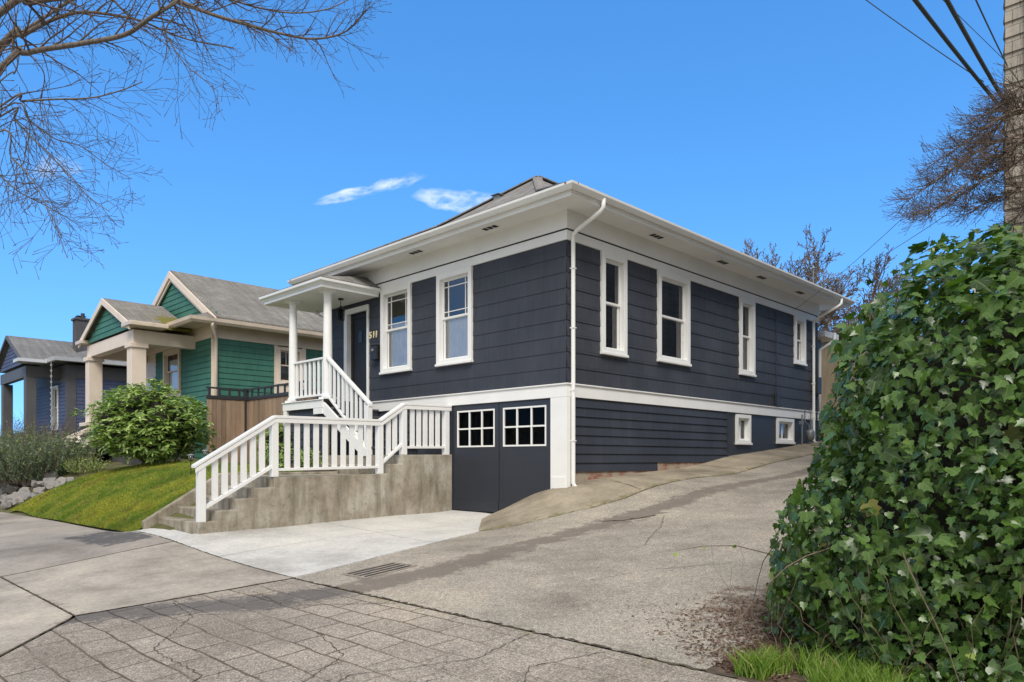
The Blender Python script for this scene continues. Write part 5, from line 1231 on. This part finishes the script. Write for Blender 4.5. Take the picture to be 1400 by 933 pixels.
# leaf litter between hedge and alley
n=9000;rs=np.random.RandomState(6);u=rs.random(n);Y=3.95+u*2.4;X=-2.02-np.abs(rs.normal(0,.24,n))*np.interp(Y,[3.9,4.3,4.8,5.4,6.3],[.5,1.5,2.2,1.6,.5])+rs.uniform(0,.3,n);Z=g1(X,Y)+.008
o=leaf_cloud('leaf_litter',np.stack([X,Y,Z],1),rs.normal(0,.35,(n,3))+np.array([0,0,1]),rs.uniform(.012,.045,n),OVAL,M['litter'],None,rs,1,0,.1);tag(o,'brown leaf litter and bark chips along the foot of the ivy','leaf litter',kind='stuff')

# ------------------------------------------------------------------ bare trees
def grow(out,p,d,L_,r,lvl,rg,bend,seg=.14,ang=(25,60),kids=1.0,wob=.13,minr=.0022,shrink=.62):
    n=max(3,int(L_/seg));pts=[p.copy()];rad=[r];dd=d.normalized()
    axis=Vector((rg.gauss(0,1),rg.gauss(0,1),rg.gauss(0,1))).normalized()
    curve=rg.uniform(-.05,.05)
    for i in range(n):
        dd=(dd+Vector((rg.gauss(0,wob),rg.gauss(0,wob),rg.gauss(0,wob)))*.6+bend*(1.0 if lvl>0 else 1.8)+axis*curve).normalized()
        pts.append(pts[-1]+dd*(L_/n));rad.append(max(minr,r*(1-.75*(i+1)/n)))
    if lvl==0: rad[-1]=minr*1.9
    out.append((pts,rad))
    if lvl>0: sprout(out,pts,rad,L_,lvl,rg,bend,seg,ang,kids,wob,minr,shrink)
def sprout(out,pts,rad,L_,lvl,rg,bend,seg,ang,kids,wob,minr,shrink,t0=.15,step=None,length=None):
    m=len(pts)-1;nk=int(kids*(3.5+L_*3.2)) if step is None else int(L_/step)
    for k in range(nk):
        t_=t0+(1-t0)*(k+rg.random())/nk;i=min(m-1,int(t_*m));q=pts[i].lerp(pts[i+1],t_*m-i);dv=(pts[i+1]-pts[i]).normalized()
        perp=dv.cross(Vector((rg.gauss(0,1),rg.gauss(0,1),rg.gauss(0,1)))).normalized();a=R_(rg.uniform(*ang));nd=dv*math.cos(a)+perp*math.sin(a)
        ll=(L_*shrink*(1.05-t_*.6)*rg.uniform(.5,1.15)) if length is None else length*rg.uniform(.45,1.2)*(1.1-t_*.5)
        grow(out,q,nd,max(.12,ll),max(minr,min(rad[i]*.6,.004+.010*ll)),lvl-1,rg,bend,seg,ang,kids,wob,minr,shrink)
def tree_mesh(name,out,mat,parent,k=4,big=.02):
    m=MB()
    for pts,rad in out: m.tube(pts,rad,8 if rad[0]>.03 else (5 if rad[0]>big else (4 if rad[0]>.008 else 3)),False)
    return m.build(name,mat,parent,smooth=True)
# street tree whose crown hangs into the upper left
rg=random.Random(77);TX,TY=-10.6,.2;zg=gz(TX,TY)
tr=thing('street_tree',(TX,TY,zg),'leafless street tree whose budding branches hang over the upper left','tree')
m=MB();m.tube([(TX,TY,zg-.1),(TX+.02,TY+.02,zg+.4),(TX+.05,TY+.05,.8),(TX+.02,TY+.1,2.2),(TX,TY+.1,3.2)],[.26,.20,.17,.155,.14],14);m.build('trunk',M['bark'],tr,smooth=True)
T0=Vector((TX+.0,TY+.1,2.3));T1=Vector((TX,TY+.1,3.1))
def limb(start,wp,r0,r1):
    pts=[start]+[Vector(at(*w)) for w in wp];n=len(pts)
    # densify with Catmull-Rom
    out=[]
    for i in range(n-1):
        p0=pts[max(0,i-1)];p1=pts[i];p2=pts[i+1];p3=pts[min(n-1,i+2)]
        for k in range(5):
            t=k/5;out.append(.5*((2*p1)+(p2-p0)*t+(2*p0-5*p1+4*p2-p3)*t*t+(3*p1-p0-3*p2+p3)*t**3))
    out.append(pts[-1]);m_=len(out);return out,[.72*r0+(r1-.72*r0)*(i/(m_-1))**.8 for i in range(m_)]
limbs=[
 # lower rising limb that crosses to the right and ends in the long spray
 (limb(T0,[(0,94,7.2),(36,73,7.1),(110,60,7.0),(170,48,6.9),(205,25,6.8),(240,3,6.8),(250,-10,6.9)],.045,.014),1.0,2),
 (limb(T0,[(0,62,7.6),(28,50,7.6),(70,28,7.7),(110,17,7.7),(150,20,7.8),(190,28,7.9),(220,40,8.0),(260,55,8.1),(320,66,8.2)],.042,.006),1.0,2),
 (limb(T1,[(0,18,7.3),(40,4,7.3),(110,-6,7.4),(200,-12,7.5),(245,2,7.5),(290,20,7.5),(335,33,7.5),(375,44,7.5),(420,53,7.5),(455,50,7.5),(480,38,7.5),(500,14,7.5)],.05,.005),1.15,2),
 (limb(T1,[(150,-30,8.4),(250,-15,8.4),(300,-5,8.4),(350,10,8.5),(400,18,8.6),(450,12,8.6),(490,-8,8.7)],.03,.005),.8,2),
 (limb(T0,[(0,146,6.6),(30,139,6.6),(75,136,6.5),(125,134,6.5),(165,124,6.4),(195,112,6.4)],.018,.004),1.0,2),
 (limb(T0,[(0,160,7.0),(20,165,7.0),(45,190,7.0),(66,210,6.9),(95,240,6.8),(120,268,6.8),(150,290,6.7)],.018,.003),1.1,2),
 (limb(T0,[(-15,185,6.4),(15,215,6.4),(40,240,6.3),(60,275,6.3),(75,305,6.2),(90,335,6.2)],.016,.003),1.1,2),
 (limb(T0,[(-30,215,7.6),(0,240,7.6),(25,262,7.6),(60,280,7.7),(95,300,7.8),(120,318,7.8)],.016,.003),1.1,2),
 (limb(T0,[(0,150,8.0),(40,165,8.0),(75,190,8.0),(110,200,8.1),(145,225,8.1),(180,245,8.1)],.016,.003),1.0,2),
 (limb(T0,[(-10,120,7.5),(20,100,7.5),(30,70,7.5),(60,100,7.6),(55,140,7.7),(60,175,7.7)],.014,.004),.8,2),
 (limb(T0,[(205,25,6.8),(225,45,6.8),(240,70,6.8),(255,90,6.8),(280,110,6.8),(298,125,6.8)],.014,.003),1.0,2),
]
limbs[-1]=((limbs[-1][0][0][5:],limbs[-1][0][1][5:]),1.0,2)
limbs[-2]=((limbs[-2][0][0][5:],limbs[-2][0][1][5:]),.8,2)
out=[];big_=[]
for (pts,rad),dens,lvl in limbs:
    big_.append((pts,rad));Ln=sum((b-a).length for a,b in zip(pts[:-1],pts[1:]))
    seg0=5
    Lx=sum((b-a).length for a,b in zip(pts[seg0:-1],pts[seg0+1:]))
    sprout(out,pts[seg0:],rad[seg0:],Lx,2,rg,Vector((0,0,-.015)),.075,(25,65),1.25*dens,.15,.0017,.62,0.0,.075/dens,.68)
tree_mesh('limbs',big_,M['bark'],tr);tree_mesh('twigs',out,M['twig'],tr)
# upper crown outside the picture keeps the tree whole from other positions
out=[]
for a in range(7):
    d=Vector((math.cos(a*.9+2.2),math.sin(a*.9+2.2),1.1));grow(out,T1.copy(),d,2.6,.06,2,rg,Vector((0,0,.01)),.3,(25,55),.6,.12,.003)
tree_mesh('upper_limbs',out,M['bark'],tr)

# fine twiggy tree at the right, in front of the shingled house
rg=random.Random(5);b=(-.15,8.6);tw=thing('weeping_shrub_tree',(b[0],b[1],-.9),'dense fine twigged leafless tree leaning out above the ivy at the right','tree')
m=MB();tp=Vector(at(1445,170,8.3));m.tube([(b[0],b[1],-1),(b[0]+.05,b[1]-.1,.6),tuple(tp+Vector((0,0,-1))),tuple(tp)],[.11,.1,.08,.06],10);m.build('trunk',M['bark2'],tw,smooth=True)
out=[];bg=[]
for i,(wp,r) in enumerate([([(1390,185,8.1),(1350,200,8.0),(1310,225,7.9),(1275,250,7.8),(1240,275,7.8)],.03),([(1400,215,8.0),(1365,235,7.9),(1330,255,7.8),(1290,280,7.8),(1250,295,7.7)],.028),
   ([(1400,150,8.2),(1370,160,8.1),(1340,180,8.1),(1305,205,8.0),(1270,228,8.0)],.025),([(1410,240,7.7),(1385,262,7.6),(1355,275,7.6),(1320,290,7.5)],.024),([(1400,120,8.2),(1392,125,8.2),(1375,138,8.2),(1350,155,8.2),(1320,170,8.2)],.02),
   ([(1400,190,7.5),(1375,210,7.4),(1345,225,7.4),(1310,262,7.3),(1270,290,7.3)],.022),([(1395,140,8.6),(1372,165,8.6),(1335,200,8.6),(1290,235,8.6)],.02),([(1420,260,8.2),(1400,285,8.1),(1380,310,8.1)],.02)]):
    pts,rad=limb(tp,wp,r,.005);bg.append((pts,rad));Lx=sum((q-p_).length for p_,q in zip(pts[3:-1],pts[4:]))
    sprout(out,pts[3:],rad[3:],Lx,2,rg,Vector((-.035,-.02,.05)),.05,(15,60),1.9,.10,.0016,.66,0,.023,.40)
tree_mesh('limbs',bg,M['bark2'],tw);tree_mesh('twigs',out,M['twig'],tw)

# background trees beyond the house
def bare_tree(px,v,ztop,label,seed,spread=1.0,leafy=400):
    rg=random.Random(seed);b=at(px,628,v);zb=.9;t=thing('bare_tree',(b[0],b[1],zb),label,'tree','leafless trees beyond the navy house');H=ztop-zb
    m=MB();top=Vector((b[0],b[1],zb+H*.38));m.tube([(b[0],b[1],zb-.2),tuple(top)],[.28,.2],10);m.build('trunk',M['bark2'],t,smooth=True)
    out=[]
    for i in range(8):
        a=i*2*math.pi/8+rg.uniform(-.3,.3);d=Vector((math.cos(a)*spread,math.sin(a)*spread,rg.uniform(.9,1.9)));grow(out,top-Vector((0,0,rg.uniform(0,H*.12))),d,H*.60*rg.uniform(.8,1.15),.12,3,rg,Vector((0,0,.02)),.4,(20,50),.95,.15,.011,.55)
    tree_mesh('limbs',out,M['bark2'],t,big=.05)
    rs=np.random.RandomState(seed);tips=[o_[0][-1] for o_ in out];sel=[tips[rs.randint(len(tips))] for _ in range(leafy)];P=np.array([tuple(q) for q in sel])+rs.normal(0,.08,(leafy,3));leaf_cloud('dead_leaves',P,rs.normal(0,1,(leafy,3)),rs.uniform(.08,.2,leafy),OVAL,M['oldleaf'],t,rs)
bare_tree(1102,34,10.3,'tall leafless tree with a few brown leaves above the navy house eave',3,.42,500)
bare_tree(1160,31,8.0,'spreading leafless tree with brown leaf clusters behind the end of the eave',4,1.1,700)
bare_tree(1225,33,7.2,'lower leafless tree between the far eave and the ivy top',9,1.0,500)

# ------------------------------------------------------------------ overhead cables
def wire(pts,r,label,sag=.0,group=None):
    a,b=Vector(pts[0]),Vector(pts[1]);P=[a.lerp(b,i/16)-Vector((0,0,sag*4*(i/16)*(1-i/16))) for i in range(17)];m=MB();m.tube(P,r,6)
    o=m.build('utility_wire',M['cable'],None,smooth=True);tag(o,label,'wire',group)
wire((at(1228,-30,6.5),at(1375,155,9.2)),.022,'left of the two thick black cables crossing the top right sky',.02)
wire((at(1278,-30,6.5),at(1380,150,9.2)),.022,'right of the two thick black cables crossing the top right sky',.02)
wire((at(1150,-25,9),at(1345,112,9.3)),.006,'long thin wire left of the thick cables in the top right sky',.02)
wire((at(1325,-20,7),at(1377,90,9.2)),.008,'short thin wire at the far right of the thick cables',.01)
wire((at(1258,-30,8.5),at(1376,85,9.3)),.004,'faint hair thin wire between the thick cables and the shingled house',.0)
wire((at(1060,440,21),at(1290,245,9.0)),.004,'upper service wire rising from the far eave toward the right tree',.15)
wire((at(1112,398,20.5),at(1300,290,9.2)),.004,'lower service wire rising from the eave mast toward the right tree',.1)
# service mast
mast=thing('service_mast',at(1112,410,20.0),'thin grey service mast standing on the far end of the navy roof','mast')
p=at(1112,410,20.0);m=MB();m.tube([p,(p[0],p[1],p[2]+.85)],.022,8);m.lathe((p[0],p[1],p[2]+.84),[(.03,0),(.05,.03),(.03,.08)],8);m.build('mast_pipe',M['greymetal'],mast)
m=MB();m.lathe((p[0],p[1],p[2]-.03),[(.09,0),(.03,.08)],10);m.build('roof_flashing',M['greymetal'],mast)

# ------------------------------------------------------------------ sky, sun, camera
SUN_EL,SUN_AZ=46,math.degrees(math.atan2(.80,-.60))   # azimuth of the sun measured from +X towards +Y... computed below
sd=Vector((.62,-.60,.95)).normalized()                 # towards the sun
w=bpy.data.worlds.new('World');SC.world=w;w.use_nodes=True;nt=w.node_tree
bg=nt.nodes['Background'];sky=nt.nodes.new('ShaderNodeTexSky');sky.sky_type='NISHITA';sky.sun_disc=False
sky.sun_elevation=math.asin(sd.z);sky.sun_rotation=math.atan2(sd.x,sd.y);sky.air_density=1.0;sky.dust_density=.3;sky.ozone_density=1.6;sky.altitude=200
hs=nt.nodes.new('ShaderNodeHueSaturation');hs.inputs['Saturation'].default_value=1.32;hs.inputs['Value'].default_value=1.46;L(nt,sky.outputs[0],hs.inputs['Color'])
tc=nt.nodes.new('ShaderNodeTexCoord');col=hs.outputs[0]
ad=nt.nodes.new('ShaderNodeVectorMath');ad.operation='ADD';L(nt,tc.outputs['Generated'],ad.inputs[0]);ad.inputs[1].default_value=(0,0,.22)
nm=nt.nodes.new('ShaderNodeVectorMath');nm.operation='NORMALIZE';L(nt,ad.outputs[0],nm.inputs[0]);L(nt,nm.outputs[0],sky.inputs[0])
def dirv(px,py): return Vector(at(px,py,1)).normalized()
def cloud(col,pa,pb,wid,amt,seed,sc):
    a,b=dirv(*pa),dirv(*pb);c=(a+b).normalized();r=(b-a);ln=r.length/2;r.normalize();u=c.cross(r).normalized()
    def dot(v):
        n=nt.nodes.new('ShaderNodeVectorMath');n.operation='DOT_PRODUCT';L(nt,tc.outputs['Generated'],n.inputs[0]);n.inputs[1].default_value=v;return n.outputs['Value']
    s=math_n(nt,'DIVIDE',math_n(nt,'SUBTRACT',dot(r),c.dot(r)),ln);t=math_n(nt,'DIVIDE',dot(u),wid)
    cb=nt.nodes.new('ShaderNodeCombineXYZ');L(nt,math_n(nt,'MULTIPLY',s,sc[0]),cb.inputs[0]);L(nt,math_n(nt,'MULTIPLY',t,sc[1]),cb.inputs[1]);cb.inputs[2].default_value=seed
    nz=noise_n(nt,cb.outputs[0],1,7,.62)
    t2=math_n(nt,'ADD',t,math_n(nt,'MULTIPLY',math_n(nt,'SUBTRACT',noise_n(nt,cb.outputs[0],.45,3),.5),3.2))
    e=math_n(nt,'SUBTRACT',1.0,math_n(nt,'ADD',math_n(nt,'POWER',math_n(nt,'ABSOLUTE',s),2.2),math_n(nt,'MULTIPLY',t2,t2)))
    k=math_n(nt,'MULTIPLY',ramp(nt,e,[(0,0),(.7,1)]),ramp(nt,nz,[(.34,0),(.62,1)]))
    front=math_n(nt,'GREATER_THAN',dot(c),.8);k=math_n(nt,'MULTIPLY',math_n(nt,'MULTIPLY',k,front),amt)
    return mixc(nt,k,col,CLOUDC)
CLOUDC=(5.2,5.5,5.9)
col=cloud(col,(425,276),(585,240),.008,.6,1.3,(2.4,.7));col=cloud(col,(560,272),(690,274),.012,.55,4.1,(2.0,.8));col=cloud(col,(40,238),(115,226),.012,.25,7.7,(2,.8))
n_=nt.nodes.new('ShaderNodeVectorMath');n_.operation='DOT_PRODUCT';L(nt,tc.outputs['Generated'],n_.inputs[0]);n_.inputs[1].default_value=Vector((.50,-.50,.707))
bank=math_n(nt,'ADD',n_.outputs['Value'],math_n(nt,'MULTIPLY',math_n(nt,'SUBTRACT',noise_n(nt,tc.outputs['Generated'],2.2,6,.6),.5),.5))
col=mixc(nt,ramp(nt,bank,[(.04,0),(.32,.92)]),col,(3.9,3.75,3.4))   # out-of-view cloud added overhead and behind the camera for neutral white fill light
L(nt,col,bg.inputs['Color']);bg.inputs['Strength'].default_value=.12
ld=bpy.data.lights.new('sun','SUN');ld.energy=1.5;ld.angle=R_(25);ld.color=(1,.95,.88);lo=bpy.data.objects.new('sun',ld);COL.objects.link(lo);lo.rotation_euler=sd.to_track_quat('Z','Y').to_euler();lo.location=(0,0,30)
cam=bpy.data.cameras.new('camera');co=bpy.data.objects.new('camera',cam);COL.objects.link(co);SC.camera=co
cam.sensor_width=36;cam.lens=984/1400*36;cam.shift_y=(628-466.5)/1400;cam.clip_start=.05;cam.clip_end=3000
co.location=(0,0,EYE);co.rotation_euler=(R_(90),0,math.atan2(.7034,.7108))
SC.view_settings.view_transform='Standard';SC.view_settings.look='None';SC.view_settings.exposure=.96;SC.view_settings.gamma=1
SC.render.engine='CYCLES'
